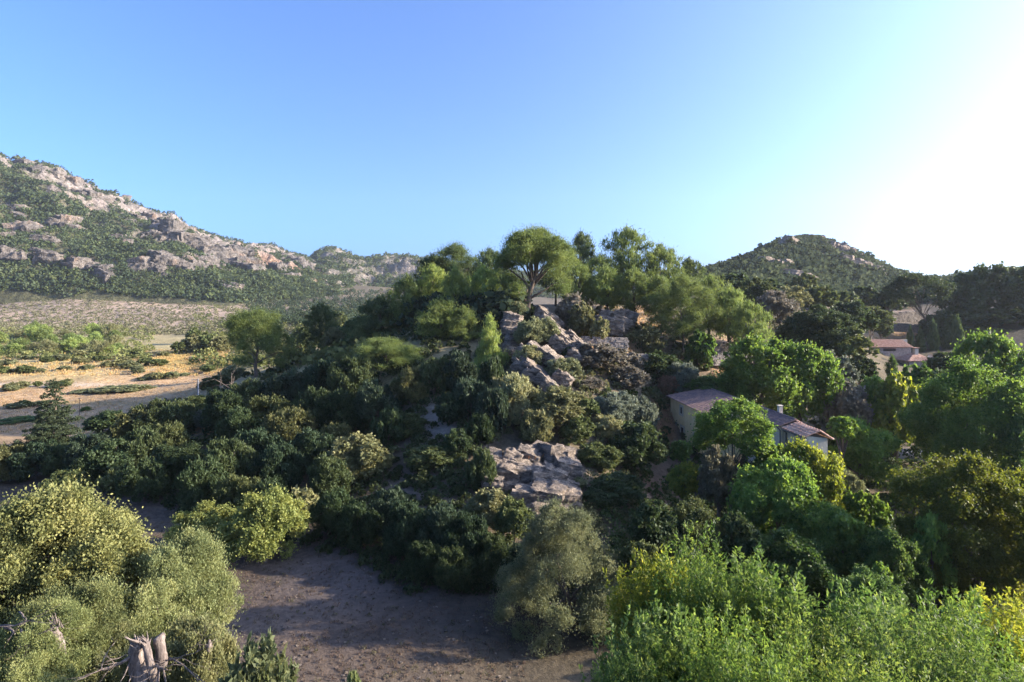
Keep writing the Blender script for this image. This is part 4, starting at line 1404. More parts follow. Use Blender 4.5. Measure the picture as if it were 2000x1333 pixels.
def rock(label, specs, seed, group=None):
    """specs: (px, py, d, sx, sy, sz, yaw, pitch, roll)"""
    bl = []
    c0 = xyz(*specs[0][:3])
    for (px, py, d, sx, sy, sz, yw, pt, rl) in specs:
        bl.append((xyz(px, py, d) - c0, (sx, sy, sz), axes(yw, pt, rl)))
    o = link("rock_outcrop", rock_mesh("rock_outcrop", bl, seed), loc=c0)
    return tag(o, label, "rock", group)


rsr = np.random.RandomState(8)
sp = []
# stepped outcrop in the middle: cap ledges, bench, lit shelf, then the lower shaded face
for px, py, d, sx, sz in [(965, 890, 60, 1.6, 1.2), (962, 925, 58.5, 2.2, 2.8), (1000, 903, 60, 1.8, 1.5), (1035, 897, 60.5, 1.8, 1.4), (1075, 893, 61, 2.2, 1.7), (1060, 883, 62, 2.2, 1.0),
                          (1098, 885, 62, 2.0, 1.2), (1020, 916, 59, 2.4, 1.6), (1062, 914, 59.5, 2.2, 1.4), (1100, 912, 60, 1.8, 2.0), (985, 930, 58, 2.4, 2.2), (1015, 935, 57.8, 2.8, 1.8), (1050, 937, 57.8, 2.2, 1.8),
                          (1085, 930, 58.8, 2.0, 2.0), (965, 950, 57, 2.0, 2.4), (1000, 955, 56.5, 2.6, 2.0), (1120, 940, 58.5, 1.6, 1.2), (1150, 955, 59, 1.6, .8)]:
    sp.append((px + rsr.normal() * 3, py + rsr.normal() * 3, d - 1.5 + rsr.uniform(-.7, .5), sx * rsr.uniform(.7, 1.35), rsr.uniform(2.0, 3.2), sz * rsr.uniform(.75, 1.15), rsr.uniform(-28, 28), rsr.uniform(4, 22), rsr.uniform(-14, 10)))
rock("pale stepped limestone outcrop with grassy ledges halfway down the ridge", sp, 3, "rock outcrops on the ridge")
sp = []
for px, py, d, sx, sz in [(1035, 985, 55, 2.6, 2.8), (1070, 982, 55, 2.4, 2.8), (1100, 985, 55.5, 2.0, 2.6), (1050, 1010, 54, 2.2, 2.6), (1085, 1015, 54.5, 2.0, 2.6), (1045, 1045, 53, 1.5, 3.0), (1060, 1030, 53.5, 1.6, 3),
                          (1118, 975, 56.5, 1.2, 1.8)]:
    sp.append((px, py, d - 2.4, sx * 1.1, 3.4, sz, rsr.uniform(-12, 12), rsr.uniform(-4, 8), rsr.uniform(-10, 2)))
rock("shaded rounded rock face just under the stepped outcrop, behind the foreground olive", sp, 13, "rock outcrops on the ridge")
sp = []
for px, py, d, sx, sz in [(1000, 628, 97, 2.6, 2.4), (995, 650, 95, 2.4, 3.2), (1002, 675, 92, 2.4, 4.0), (1000, 705, 89, 2.6, 4.0), (1012, 640, 96, 2.2, 1.8), (1022, 655, 94, 2.4, 2.0), (990, 690, 91, 1.6, 3.4), (1012, 720, 87, 1.8, 3.0)]:
    sp.append((px, py, d, sx, 2.8, sz, rsr.uniform(-15, 15), rsr.uniform(10, 26), rsr.uniform(-8, 4)))
rock("blue-grey shaded cliff on the left of the summit below the giant pine", sp, 21, "rock outcrops on the ridge")
sp = []
for px, py, d, L_ in [(1068, 622, 101, 3.2), (1078, 640, 97, 4.0), (1092, 655, 94, 3.6), (1105, 668, 92, 3.4), (1084, 632, 100, 2.4), (1118, 664, 94, 2.4), (1128, 676, 92, 2.4), (1060, 612, 103, 2.0), (1075, 655, 93, 2.2), (1090, 672, 90, 2.0), (1140, 688, 89, 2.6), (1112, 684, 90, 2.4), (1125, 700, 86, 2.2), (1062, 640, 98, 2.0)]:
    sp.append((px, py, d - 1.2, L_ * 1.15, 2.6, 1.7, rsr.uniform(-20, -5), rsr.uniform(32, 42), rsr.uniform(-12, 8)))
rock("long sunlit slabs of rock sloping down to the right of the giant pine's foot", sp, 31, "rock outcrops on the ridge")
sp = []
for px, py, d, L_ in [(1030, 712, 83, 3.0), (1045, 725, 81, 3.4), (1058, 738, 79, 3.0), (1022, 722, 82, 2.4), (1040, 742, 79, 2.6), (1072, 697, 84, 2.6), (1085, 706, 83, 2.0), (1066, 748, 77, 2.2), (1050, 700, 85, 2.6), (1048, 688, 86, 2.6), (1092, 722, 81, 2.2), (1100, 740, 78, 2.0), (1078, 760, 75, 2.2), (1028, 690, 86, 2.0), (1020, 705, 84, 2.2)]:
    sp.append((px, py, d - 1.2, L_ * 1.15, 2.4, 1.4, rsr.uniform(-22, -2), rsr.uniform(30, 42), rsr.uniform(-12, 8)))
rock("tilted jagged slabs below the rounded shrub, above the tall wild olive", sp, 41, "rock outcrops on the ridge")
sp = []
for px, py, d, L_ in [(1195, 620, 106, 4.0), (1210, 632, 104, 3.4), (1180, 632, 103, 2.6), (1225, 620, 107, 3.0), (1200, 640, 102, 2.8)]:
    sp.append((px, py, d, L_, 2.5, 2.2, rsr.uniform(-15, 15), rsr.uniform(0, 20), 0))
rock("grey rock hump on the terrace below the lit row of pines", sp, 51, "rock outcrops on the ridge")
sp = []
for px, py, d, L_ in [(890, 830, 70, 2.4), (905, 815, 72, 2.2), (925, 840, 68, 2.0), (870, 848, 68, 1.6)]:
    sp.append((px, py, d, L_, 2.0, 1.2, rsr.uniform(-15, 15), rsr.uniform(-5, 20), 0))
rock("low pale rock in the bare patch on the shaded slope", sp, 61, "rock outcrops on the ridge")
sp = [(530, 790, 92, 2.4, 1.6, 1.8, 10, 10, 0), (540, 785, 92.5, 1.6, 1.4, 1.4, -20, -8, 5), (522, 795, 91.5, 1.4, 1.4, 1.0, 30, 0, 0)]
rock("single pale boulder among the dark oaks below the lone umbrella pine", sp, 71, "rock outcrops on the ridge")
GP = "stones on the golden grass"
for k_, (px, py, sz, lab) in enumerate([(480, 680, 2.6, "pinkish rocks behind the lone umbrella pine's trunk"), (375, 700, 1.6, "white stone lying in the golden grass"), (70, 696, 2.6, "pale flat rock among the bushes at the far left of the valley"),
                                        (395, 668, 2.2, "pale stones beside the oak clump on the far slope")]):
    d = hit(px, py)
    rock(lab, [(px, py - 1, d, sz, sz * .8, sz * .45, 10, 5, 0), (px + 8, py, d, sz * .6, sz * .6, sz * .35, 40, -5, 0), (px - 9, py + 1, d * .995, sz * .5, sz * .5, sz * .3, 70, 0, 6)], 80 + k_, GP)

# cliffs standing out of the mountainside
M_CRAG = noise_material("cliff_rock", [(0.3, (0.06, 0.056, 0.055)), (0.45, (0.135, 0.12, 0.11)), (0.58, (0.19, 0.162, 0.142)), (0.72, (0.25, 0.165, 0.115))], 0.045, 12, 0.95, 1.0, 5.0, scale2=0.3, dark=0.6,
                        stretch=(1, 1, .6))
mv_, mpx, mpy = MT1[0], MT1[4], MT1[5]
tt_ok = MT1[3] < 1.0
pos_ = []
for (x0, y0, x1, y1, n_, sz) in [(45, 322, 130, 352, 9, 20), (130, 355, 240, 408, 12, 19), (230, 405, 300, 430, 8, 18), (300, 425, 360, 470, 14, 22), (355, 460, 420, 500, 16, 22), (420, 485, 490, 515, 14, 24),
                                 (480, 495, 590, 530, 16, 26), (150, 510, 222, 528, 8, 16), (268, 512, 328, 532, 8, 17), (12, 400, 45, 415, 4, 16), (85, 428, 160, 448, 7, 15), (40, 450, 100, 470, 6, 15),
                                 (70, 488, 110, 505, 4, 13), (210, 455, 260, 475, 4, 13), (310, 500, 400, 530, 7, 15), (400, 520, 470, 545, 8, 15), (0, 470, 40, 500, 4, 15), (150, 390, 210, 430, 5, 13)]:
    for k_ in range(n_):
        u_ = (k_ + rs3.uniform(0, 1)) / n_
        qx_, qy_ = x0 + (x1 - x0) * u_ + rs3.normal() * 3, y0 + (y1 - y0) * u_ + rs3.normal() * (4 if abs(y1 - y0) < 25 else 9) + 4
        d2_ = (mpx - qx_) ** 2 + (mpy - qy_) ** 2 + np.where(tt_ok, 0, 1e9)
        i_ = int(np.argmin(d2_))
        if d2_[i_] > 60:
            continue
        s_ = sz * rs3.uniform(.5, 1.25)
        pos_.append((mv_[i_] - np.array([0, 0, s_ * .22]), (s_ * rs3.uniform(.9, 1.6), s_ * 1.1, s_ * rs3.uniform(.6, 1.0)), axes(rs3.uniform(-35, 35), rs3.uniform(-12, 18), rs3.uniform(-10, 10))))
o = link("crags", rock_mesh("crags", pos_, 15, 17, M_CRAG))
tag(o, kind="stuff", label="stacked grey and orange cliffs along the mountain's crest and flank")

# rock showing between the bushes of the conical hill
if len(rockhill):
    sel = rockhill[rs3.choice(len(rockhill), min(190, len(rockhill)), replace=False)]
    bl = [(p, (rs3.uniform(4, 11), rs3.uniform(4, 7), rs3.uniform(4, 8)), axes(rs3.uniform(0, 90), rs3.uniform(0, 30))) for p in sel]
    o = link("crags", rock_mesh("crags", bl, 5))
    tag(o, kind="stuff", label="grey crags breaking through the maquis of the conical hill")

# ------------------------------------------------------------------ dry stone terrace walls
M_STONE = noise_material("dry_stone", [(0.3, (0.12, 0.105, 0.10)), (0.5, (0.27, 0.235, 0.21)), (0.75, (0.42, 0.36, 0.31))], 2.2, 6, 0.95, 1.0, 0.15, scale2=6.0, dark=0.5, stretch=(1, 1, 2.2))


def stone_wall(label, p0, p1, h, thick=0.6, seed=0):
    """(px, py of the top, d) to the same; rough courses with uneven top"""
    a, b = xyz(*p0), xyz(*p1)
    L_ = np.linalg.norm(b - a)
    n = max(6, int(L_ / 0.45))
    m = max(3, int(h / 0.35))
    dirv = (b - a) / L_
    nrm = np.array([dirv[1], -dirv[0], 0])
    nrm = nrm / np.linalg.norm(nrm)
    mb = MB()
    rs = np.random.RandomState(seed)
    for i in range(n):
        for j in range(m):
            off = 0.5 if j % 2 else 0.0
            s = (i + off) / n
            if s > 1:
                continue
            c = a + (b - a) * s - np.array([0, 0, h * (j + .5) / m]) + nrm * rs.uniform(-.06, .06)
            if j == 0 and rs.rand() < .25:
                continue
            c = c - a
            mb.box(c, (L_ / n * rs.uniform(.86, 1.04), thick * rs.uniform(.9, 1.1), h / m * rs.uniform(.86, 1.02)), [dirv, nrm, np.array([0, 0, 1.0])])
    o = link("stone_wall", mb.mesh("stone_wall", M_STONE), loc=tuple(a))
    return tag(o, label, "wall", "dry stone terrace walls")


stone_wall("long dry stone terrace wall right of the sunlit slabs", (1138, 657, 95), (1228, 660, 96), 2.0, seed=1)
stone_wall("dry stone terrace wall above the dark rounded bush", (1195, 689, 92), (1268, 692, 93), 1.6, seed=2)
stone_wall("upper dry stone terrace wall left of the bright double-domed tree", (1390, 669, 104), (1462, 668, 106), 1.9, seed=3)
stone_wall("lower dry stone terrace wall above the pale terrace with the stone heap", (1384, 690, 98), (1460, 689, 100), 2.2, seed=4)
stone_wall("ruined stone wall on the slope beneath the open-crowned oak", (1733, 612, 200), (1802, 606, 204), 5.2, 1.0, seed=5)
stone_wall("low stone wall below the ruined wall on the slope", (1728, 630, 192), (1800, 634, 194), 3.0, .8, seed=6)
d_ = hit(1412, 714)
rock("small heap of white stones on the pale terrace above the house", [(1412, 711, d_, 1.6, 1.0, .6, 0, 0, 0), (1420, 713, d_, .9, .8, .4, 30, 0, 0), (1404, 713, d_, .8, .7, .4, 60, 0, 0), (1413, 706, d_, .7, .5, .4, 20, 0, 0)], 91)

# ------------------------------------------------------------------ houses
M_PLASTER = noise_material("cream_plaster", [(0.3, (0.66, 0.50, 0.26)), (0.55, (0.78, 0.61, 0.34)), (0.8, (0.82, 0.68, 0.42))], 0.7, 8, 0.9, 0.25, 0.03, scale2=3.0, dark=0.1)
M_WHITE = noise_material("white_plaster", [(0.3, (0.46, 0.41, 0.32)), (0.7, (0.60, 0.54, 0.43))], 0.8, 6, 0.9, 0.2, 0.03, scale2=4.0, dark=0.1)
M_TILE = noise_material("old_clay_tile", [(0.25, (0.10, 0.075, 0.085)), (0.45, (0.19, 0.13, 0.125)), (0.62, (0.30, 0.19, 0.15)), (0.8, (0.42, 0.30, 0.24))], 1.6, 10, 0.9, 0.4, 0.05, scale2=7.0, dark=0.35)
M_REDTILE = noise_material("red_clay_tile", [(0.25, (0.30, 0.17, 0.13)), (0.5, (0.46, 0.28, 0.21)), (0.75, (0.62, 0.45, 0.36))], 1.6, 8, 0.9, 0.4, 0.05, scale2=5.0, dark=0.3)
M_DARK = noise_material("dark_opening", [(0.3, (0.012, 0.012, 0.014)), (0.7, (0.03, 0.028, 0.026))], 2, bump=0)
M_SHUT = noise_material("brown_shutter", [(0.3, (0.05, 0.028, 0.02)), (0.7, (0.09, 0.05, 0.035))], 4, bump=0.2, bump_dist=0.01)
M_METAL = noise_material("grey_metal", [(0.3, (0.07, 0.075, 0.08)), (0.7, (0.13, 0.135, 0.14))], 5, rough=0.5, bump=0)
M_SHADOW = noise_material("shadow_grey", [(0.3, (0.10, 0.10, 0.11)), (0.7, (0.19, 0.185, 0.18))], 1.5, 6, 0.95, 0.3, 0.03)  # dark tone for the wedge that stands in for a wall shadow


def V3(*a):
    return np.array(a, float)


def tile_roof(mb, e0, e1, r0, r1, pitch=0.46, rad=0.15, thick=0.10):
    """rows of half-round clay tiles from ridge r0-r1 down to eave e0-e1, on a slab"""
    e0, e1, r0, r1 = [np.asarray(p, float) for p in (e0, e1, r0, r1)]
    nrm = np.cross(e1 - e0, r0 - e0)
    nrm = nrm / np.linalg.norm(nrm)
    if nrm[2] < 0:
        nrm = -nrm
    top = [e0, e1, r1, r0]
    bot = [p - nrm * thick for p in top]
    mb.poly(top)
    mb.poly(bot[::-1])
    for k in range(4):
        mb.poly([top[k], bot[k], bot[(k + 1) % 4], top[(k + 1) % 4]])
    n = max(2, int(np.linalg.norm(e1 - e0) / pitch))
    for i in range(n):
        s = (i + .5) / n
        a, b = e0 + (e1 - e0) * s, r0 + (r1 - r0) * s
        L_ = np.linalg.norm(b - a)
        m = max(2, int(L_ / 0.42))
        sd = (e1 - e0) / np.linalg.norm(e1 - e0)
        for j in range(m):
            p, q_ = a + (b - a) * (j / m) - (b - a) / L_ * .06 * (j == 0) * 2, a + (b - a) * ((j + 1.12) / m if j < m - 1 else 1)
            w0, w1 = rad * RS.uniform(.95, 1.15), rad * .82
            h0, h1 = nrm * (rad * .75 + RS.uniform(0.0, .035)), nrm * rad * .55
            A = [p - sd * w0 + nrm * .004, p - sd * w0 * .6 + h0 * .8, p + sd * w0 * .6 + h0 * .8, p + sd * w0 + nrm * .004]
            B = [q_ - sd * w1 + nrm * .004, q_ - sd * w1 * .6 + h1 * .8, q_ + sd * w1 * .6 + h1 * .8, q_ + sd * w1 + nrm * .004]
            for t_ in range(3):
                mb.poly([A[t_], A[t_ + 1], B[t_ + 1], B[t_]])
            mb.poly([A[0], A[1], A[2], A[3]])


def prism_walls(mb, plan, zb, ztops):
    """closed wall solid over a plan polygon with a height for each corner"""
    n = len(plan)
    bot = [V3(p[0], p[1], zb) for p in plan]
    top = [V3(p[0], p[1], z) for p, z in zip(plan, ztops)]
    for k in range(n):
        mb.poly([bot[k], bot[(k + 1) % n], top[(k + 1) % n], top[k]])
    mb.poly(top)
    mb.poly(bot[::-1])


# main house, long axis running towards the viewer
HB = xyz(1302, 773, 86)          # back corner of the left eave
AXV = V3(0.055, -0.9985, 0)      # along the eave, towards the viewer
SDV = V3(0.9985, 0.055, 0)       # across, to the right
ZE, RISE, HALF = HB[2], 1.15, 6.2
o0 = V3(HB[0], HB[1], 0)


def H(s, t, z=0.0):
    """s metres along the house towards the viewer, t metres to the right of the left eave"""
    p = o0 + AXV * s + SDV * t
    return V3(p[0], p[1], z)


ZB = ZE - 9.0
house = thing("farmhouse", tuple(H(8, 5, ZB)), "cream two-storey farmhouse with old tiled roof, half hidden behind the walnut-like tree", "house")
hl = np.array(house.location)


def hpart(name, mb, mat, parent=None):
    mb.v = [tuple(np.asarray(p) - (hl if parent is None else hl)) for p in mb.v]
    return link(name, mb.mesh(name, mat), parent or house)


T1, L2 = 4.4, 24.0
LM = 15.5   # length of the main block
mb = MB()
e = 0.45
plan = [H(e, e), H(e, HALF + 3.6), H(LM - .3, HALF + 3.6), H(LM - .3, e)]
prism_walls(mb, plan, ZB, [ZE - .02, ZE - .86, ZE - .86, ZE - .02])
for s_ in (e, LM - .3):          # gables
    q4 = [H(s_, e, ZE - .02), H(s_, HALF, ZE + RISE - .22), H(s_, HALF + 3.6, ZE - .9)]
    q5 = [p + AXV * (.25 if s_ < 5 else -.25) for p in q4]
    mb.poly(q4)
    mb.poly(q5)
    mb.poly([q4[0], q4[1], q5[1], q5[0]])
    mb.poly([q4[1], q4[2], q5[2], q5[1]])
wall_o = hpart("wall", mb, M_PLASTER)
mb = MB()
tile_roof(mb, H(0, 0, ZE), H(LM, 0, ZE), H(0, HALF, ZE + RISE), H(LM, HALF, ZE + RISE))
hpart("roof", mb, M_TILE)
mb = MB()
tile_roof(mb, H(0, HALF + 4, ZE - .9), H(LM, HALF + 4, ZE - .9), H(0, HALF, ZE + RISE), H(LM, HALF, ZE + RISE))
hpart("roof", mb, M_TILE)
mb = MB()
mb.tube([H(-.05, HALF, ZE + RISE + .05), H(L2 + .2, HALF + .1, ZE + RISE - .05)], [.14, .14], 8)
hpart("roof_ridge", mb, M_TILE)


def window(s, zc, w, h, t, parentlab=None, arch=False, shutters=False, surround=.28):
    """window in the left-facing wall at t, with a pale surround proud of the wall"""
    f = MB()
    wall = H(s, t - .06, zc)
    axm = [AXV, SDV, V3(0, 0, 1)]
    for dz in (h / 2 + surround / 2, -h / 2 - surround / 2):
        f.box(wall + V3(0, 0, dz), (w + 2 * surround, .10, surround), axm)
    for ds in (-w / 2 - surround / 2, w / 2 + surround / 2):
        f.box(wall + AXV * ds, (surround, .10, h), axm)
    if arch:
        f.box(wall + V3(0, 0, h / 2 + surround + .12), (w * .8, .10, .24), axm)
    fr = hpart("window", f, M_WHITE)
    g = MB()
    g.box(wall + SDV * .045, (w, .03, h), axm)
    hpart("pane", g, M_DARK, fr)
    g = MB()
    g.box(wall + SDV * .02, (.06, .05, h), axm)
    g.box(wall + SDV * .02 + V3(0, 0, h * .1), (w, .045, .05), axm)
    hpart("frame", g, M_SHUT, fr)
    if shutters:
        g = MB()
        g.box(wall - SDV * .07 - AXV * (w * .78), (w * .5, .05, h), axm)
        hpart("shutter", g, M_SHUT, fr)


window(5.6, ZE - 4.35, 1.05, 1.45, e)
window(5.2, ZE - 1.3, .85, .95, e)
window(10.5, ZE - 4.3, 1.05, 1.5, e)
window(12.6, ZE - 1.5, .9, 1.0, e)
mb = MB()                        # shadow at the foot of the back corner, built as a sloping grey wedge
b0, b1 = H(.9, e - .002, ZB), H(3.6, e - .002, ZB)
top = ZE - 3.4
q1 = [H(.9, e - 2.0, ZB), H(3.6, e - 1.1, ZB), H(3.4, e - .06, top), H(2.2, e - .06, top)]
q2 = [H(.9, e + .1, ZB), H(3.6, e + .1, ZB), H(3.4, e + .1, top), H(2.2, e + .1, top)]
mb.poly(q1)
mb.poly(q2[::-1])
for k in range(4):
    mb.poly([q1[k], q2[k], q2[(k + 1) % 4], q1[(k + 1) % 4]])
hpart("shadow_wedge", mb, M_SHADOW)
# narrower front wing and low annexe, roofs under the same ridge line
ZW = ZE + .45
mb = MB()
prism_walls(mb, [H(LM - .28, T1 + .45), H(LM - .28, HALF + 2.2), H(L2, HALF + 2.2), H(L2, T1 + .45)], ZB, [ZW - .05, ZW - .7, ZW - .7, ZW - .05])
hpart("wing_wall", mb, M_WHITE)
mb = MB()
tile_roof(mb, H(LM + .02, T1, ZW), H(L2 + .2, T1, ZW), H(LM + .02, HALF + .1, ZE + RISE - .06), H(L2 + .2, HALF + .1, ZE + RISE - .06))
tile_roof(mb, H(LM + .02, HALF + 2.6, ZW - .7), H(L2 + .2, HALF + 2.6, ZW - .7), H(LM + .02, HALF + .1, ZE + RISE - .06), H(L2 + .2, HALF + .1, ZE + RISE - .06))
hpart("wing_roof", mb, M_TILE)
window(LM + 4.6, ZW - 1.7, 1.4, 1.9, T1 + .45, arch=True)
L3 = 28.2
ZA = ZW - .2
mb = MB()
prism_walls(mb, [H(L2 + .02, T1 + .75), H(L2 + .02, HALF + 1.2), H(L3, HALF + 1.2), H(L3, T1 + .75)], ZB, [ZA - .05, ZA - .3, ZA - .3, ZA - .05])
hpart("annexe_wall", mb, M_WHITE)
mb = MB()
tile_roof(mb, H(L2 + .25, T1 + .3, ZA), H(L3 + .4, T1 + .3, ZA), H(L2 + .25, HALF + .2, ZE + RISE - .3), H(L3 + .4, HALF + .2, ZE + RISE - .3))
tile_roof(mb, H(L2 + .25, HALF + 1.6, ZA - .3), H(L3 + .4, HALF + 1.6, ZA - .3), H(L2 + .25, HALF + .2, ZE + RISE - .3), H(L3 + .4, HALF + .2, ZE + RISE - .3))
hpart("annexe_roof", mb, M_REDTILE)
window(L2 + 2.6, ZA - 1.0, .35, .6, T1 + .75, surround=.1)
mb = MB()
mb.box(H(L2 - 3.4, HALF + .3, ZE + RISE + .25), (.42, .42, 1.1), [AXV, SDV, V3(0, 0, 1)])
mb.box(H(L2 - 3.4, HALF + .3, ZE + RISE + .84), (.54, .54, .08), [AXV, SDV, V3(0, 0, 1)])
hpart("chimney", mb, M_WHITE)
mb = MB()
mb.tube([H(LM + .1, T1 - .08, ZW - .12), H(L2 + .2, T1 - .08, ZW - .12)], [.07, .07], 6)
hpart("gutter", mb, M_METAL)
mb = MB()
mb.tube([H(L2 - .1, T1 - .08, ZW - .15), H(L2 - .1, T1 + .32, ZW - .6), H(L2 - .1, T1 + .36, ZB)], [.06, .06, .06], 6)
hpart("downpipe", mb, M_METAL)
mb = MB()
mb.tube([H(L2 + .5, T1 + .2, ZA - .14), H(L3 + .2, T1 + .2, ZA - .14)], [.07, .07], 6)
mb.tube([H(L2 + .6, T1 + .2, ZA - .14), H(L2 + .6, T1 + .62, ZA - .5), H(L2 + .6, T1 + .66, ZB)], [.09, .09, .09], 6)
hpart("gutter", mb, M_METAL)

# far farmhouse on the right
D2 = 165.0
M_FARSTONE = noise_material("far_stone", [(0.3, (0.2, 0.17, 0.16)), (0.7, (0.4, 0.35, 0.31))], 1.2, 8, 0.9, 0.5, 0.1, scale2=3, dark=0.3)


def P2(px, py, d=D2):
    return xyz(px, py, d)


far = thing("stone_farmhouse", tuple(P2(1760, 715)), "far stone farmhouse with pinkish tiled roofs on the right, below the cypresses", "house")
fl = np.array(far.location)


def fpart(name, mb, mat, parent=None):
    mb.v = [tuple(np.asarray(p) - fl) for p in mb.v]
    return link(name, mb.mesh(name, mat), parent or far)


mb = MB()
a, b = P2(1700, 680), P2(1780, 680)
prism_walls(mb, [(a[0], D2), (b[0], D2), (b[0], D2 + 8), (a[0], D2 + 8)], P2(0, 722)[2], [P2(0, 678.5)[2]] * 4)
fpart("wall", mb, M_FARSTONE)
mb = MB()
zt_ = P2(0, 678)[2]
tile_roof(mb, V3(a[0] - .4, D2 - .5, zt_), V3(b[0] + .3, D2 - .5, zt_), V3(a[0] - .4, D2 + 4.5, zt_ + 1.9), V3(b[0] + .3, D2 + 4.5, zt_ + 1.9), .45, .14)
tile_roof(mb, V3(a[0] - .4, D2 + 9, zt_), V3(b[0] + .3, D2 + 9, zt_), V3(a[0] - .4, D2 + 4.5, zt_ + 1.9), V3(b[0] + .3, D2 + 4.5, zt_ + 1.9), .45, .14)
fpart("roof", mb, M_REDTILE)
mb = MB()
c = P2(1737, 683.5)
mb.box(V3(c[0], D2 - .04, c[2]), (3.6, .08, .75))
wf = fpart("window", mb, M_DARK)
mb = MB()
mb.box(V3(c[0], D2 - .06, c[2] + .46), (4.0, .14, .16))
fpart("lintel", mb, M_REDTILE, wf)
# small hipped block in front
mb = MB()
c = P2(1790, 700, 158)
prism_walls(mb, [(c[0] - 3.4, 156), (c[0] + 3.2, 156), (c[0] + 3.2, 162), (c[0] - 3.4, 162)], c[2] - 4, [P2(0, 704, 158)[2]] * 4)
fpart("annexe_wall", mb, M_FARSTONE)
mb = MB()
ze = P2(0, 704, 158)[2]
apx = V3(c[0] + .1, 159, ze + 2.1)
cs = [V3(c[0] - 3.9, 155.5, ze), V3(c[0] + 3.6, 155.5, ze), V3(c[0] + 3.6, 162.5, ze), V3(c[0] - 3.9, 162.5, ze)]
for k in range(4):
    tile_roof(mb, cs[k], cs[(k + 1) % 4], apx + (cs[k] - apx) * .08, apx + (cs[(k + 1) % 4] - apx) * .08, .45, .14)
fpart("annexe_roof", mb, M_REDTILE)
mb = MB()
mb.box(apx + V3(-.1, -.6, .1), (1.0, 1.0, 2.0))
ch = fpart("chimney", mb, M_WHITE)
mb = MB()
mb.box(apx + V3(-.1, -.6, 1.35), (1.5, 1.5, .14))
for dx in (-.4, .4):
    mb.box(apx + V3(-.1 + dx, -.6, 1.19), (.14, .9, .18))
fpart("cap", mb, M_REDTILE, ch)
mb = MB()
c = P2(1766, 671, 170)
mb.box(V3(c[0], 170, c[2]), (1.1, 1.1, 2.4))
fpart("chimney", mb, M_WHITE)
mb = MB()
c = P2(1755, 670, 172)
mb.box(V3(c[0], 172, c[2] - .2), (2.0, 1.4, 2.2))
fpart("dormer", mb, M_REDTILE)
# satellite dish on a pole beside it
p = P2(1815, 698, 157)
gz_ = g1(p[0], 157)
dish = thing("satellite_dish", (p[0], 157, gz_), "small white satellite dish right of the far farmhouse's hipped roof", "satellite dish")
mb = MB()
mb.tube([V3(0, 0, -.3), V3(0, 0, p[2] - gz_)], [.05, .05], 6)
link("pole", mb.mesh("pole", M_METAL), dish)
mb = MB()
rings = []
for k in range(5):
    r = .85 * k / 4
    rings.append([V3(r * math.cos(q_), -.25 - .22 + .22 * (k / 4) ** 2 * -1 + .22, p[2] - gz_ + r * math.sin(q_)) for q_ in np.linspace(0, 2 * math.pi, 14, endpoint=False)])
for k in range(4):
    for j in range(14):
        mb.poly([rings[k][j], rings[k][(j + 1) % 14], rings[k + 1][(j + 1) % 14], rings[k + 1][j]])
link("reflector", mb.mesh("reflector", M_WHITE), dish)

# ------------------------------------------------------------------ poles and dead wood
M_POLE = noise_material("concrete_pole", [(0.3, (0.22, 0.22, 0.23)), (0.7, (0.34, 0.34, 0.34))], 3, bump=0.2, bump_dist=0.01)
d_ = 96
p = xyz(387, 741, d_)
gz_ = g1(p[0], d_)
pole = thing("utility_pole", (p[0], d_, gz_), "slim grey utility pole with a short crossarm above the dark thicket", "utility pole")
mb = MB()
mb.tube([V3(0, 0, -.5), V3(0, 0, p[2] - gz_)], [.16, .11], 8)
link("pole", mb.mesh("pole", M_POLE), pole)
mb = MB()
mb.box(V3(-.45, 0, p[2] - gz_ - .12), (1.3, .09, .09))
arm = link("crossarm", mb.mesh("crossarm", M_METAL), pole)
for dx in (-1.0, -.55, .1):
    mb = MB()
    mb.tube([V3(dx, 0, p[2] - gz_ - .07), V3(dx, 0, p[2] - gz_ + .12)], [.045, .03], 6)
    link("insulator", mb.mesh("insulator", M_WHITE), arm)
d_ = 112
p = xyz(155, 778, d_)
gz_ = g1(p[0], d_)
post = thing("wooden_post", (p[0], d_, gz_), "thin bare post standing in the near tan field right of the conifer", "post")
mb = MB()
mb.tube([V3(0, 0, -.4), V3(.02, 0, (p[2] - gz_) * .5), V3(0, 0, p[2] - gz_)], [.07, .06, .045], 7)
link("pole", mb.mesh("pole", M_BARK), post)
mb = MB()
mb.box(V3(0, 0, p[2] - gz_ - .05), (.5, .06, .06))
link("crosspiece", mb.mesh("crosspiece", M_BARK), post)


def branchwork(mb, p0, dirv, L_, r, depth, rs, spread=.55, droop=0.0):
    d = np.asarray(dirv, float)
    d = d / np.linalg.norm(d)
    pts, rr = [np.asarray(p0, float)], [r]
    n = 5
    for k in range(n):
        d = d + rs.normal(size=3) * .16 + np.array([0, 0, -droop])
        d = d / np.linalg.norm(d)
        pts.append(pts[-1] + d * L_ / n)
        rr.append(r * (1 - .72 * (k + 1) / n))
    mb.tube(pts, rr, 6 if r > .03 else 4)
    if depth > 0:
        for k in range(2 + rs.randint(0, 2)):
            i = rs.randint(2, n + 1)
            dd = d + rs.normal(size=3) * spread
            branchwork(mb, pts[i], dd, L_ * rs.uniform(.45, .7), rr[i] * .75, depth - 1, rs, spread, droop)


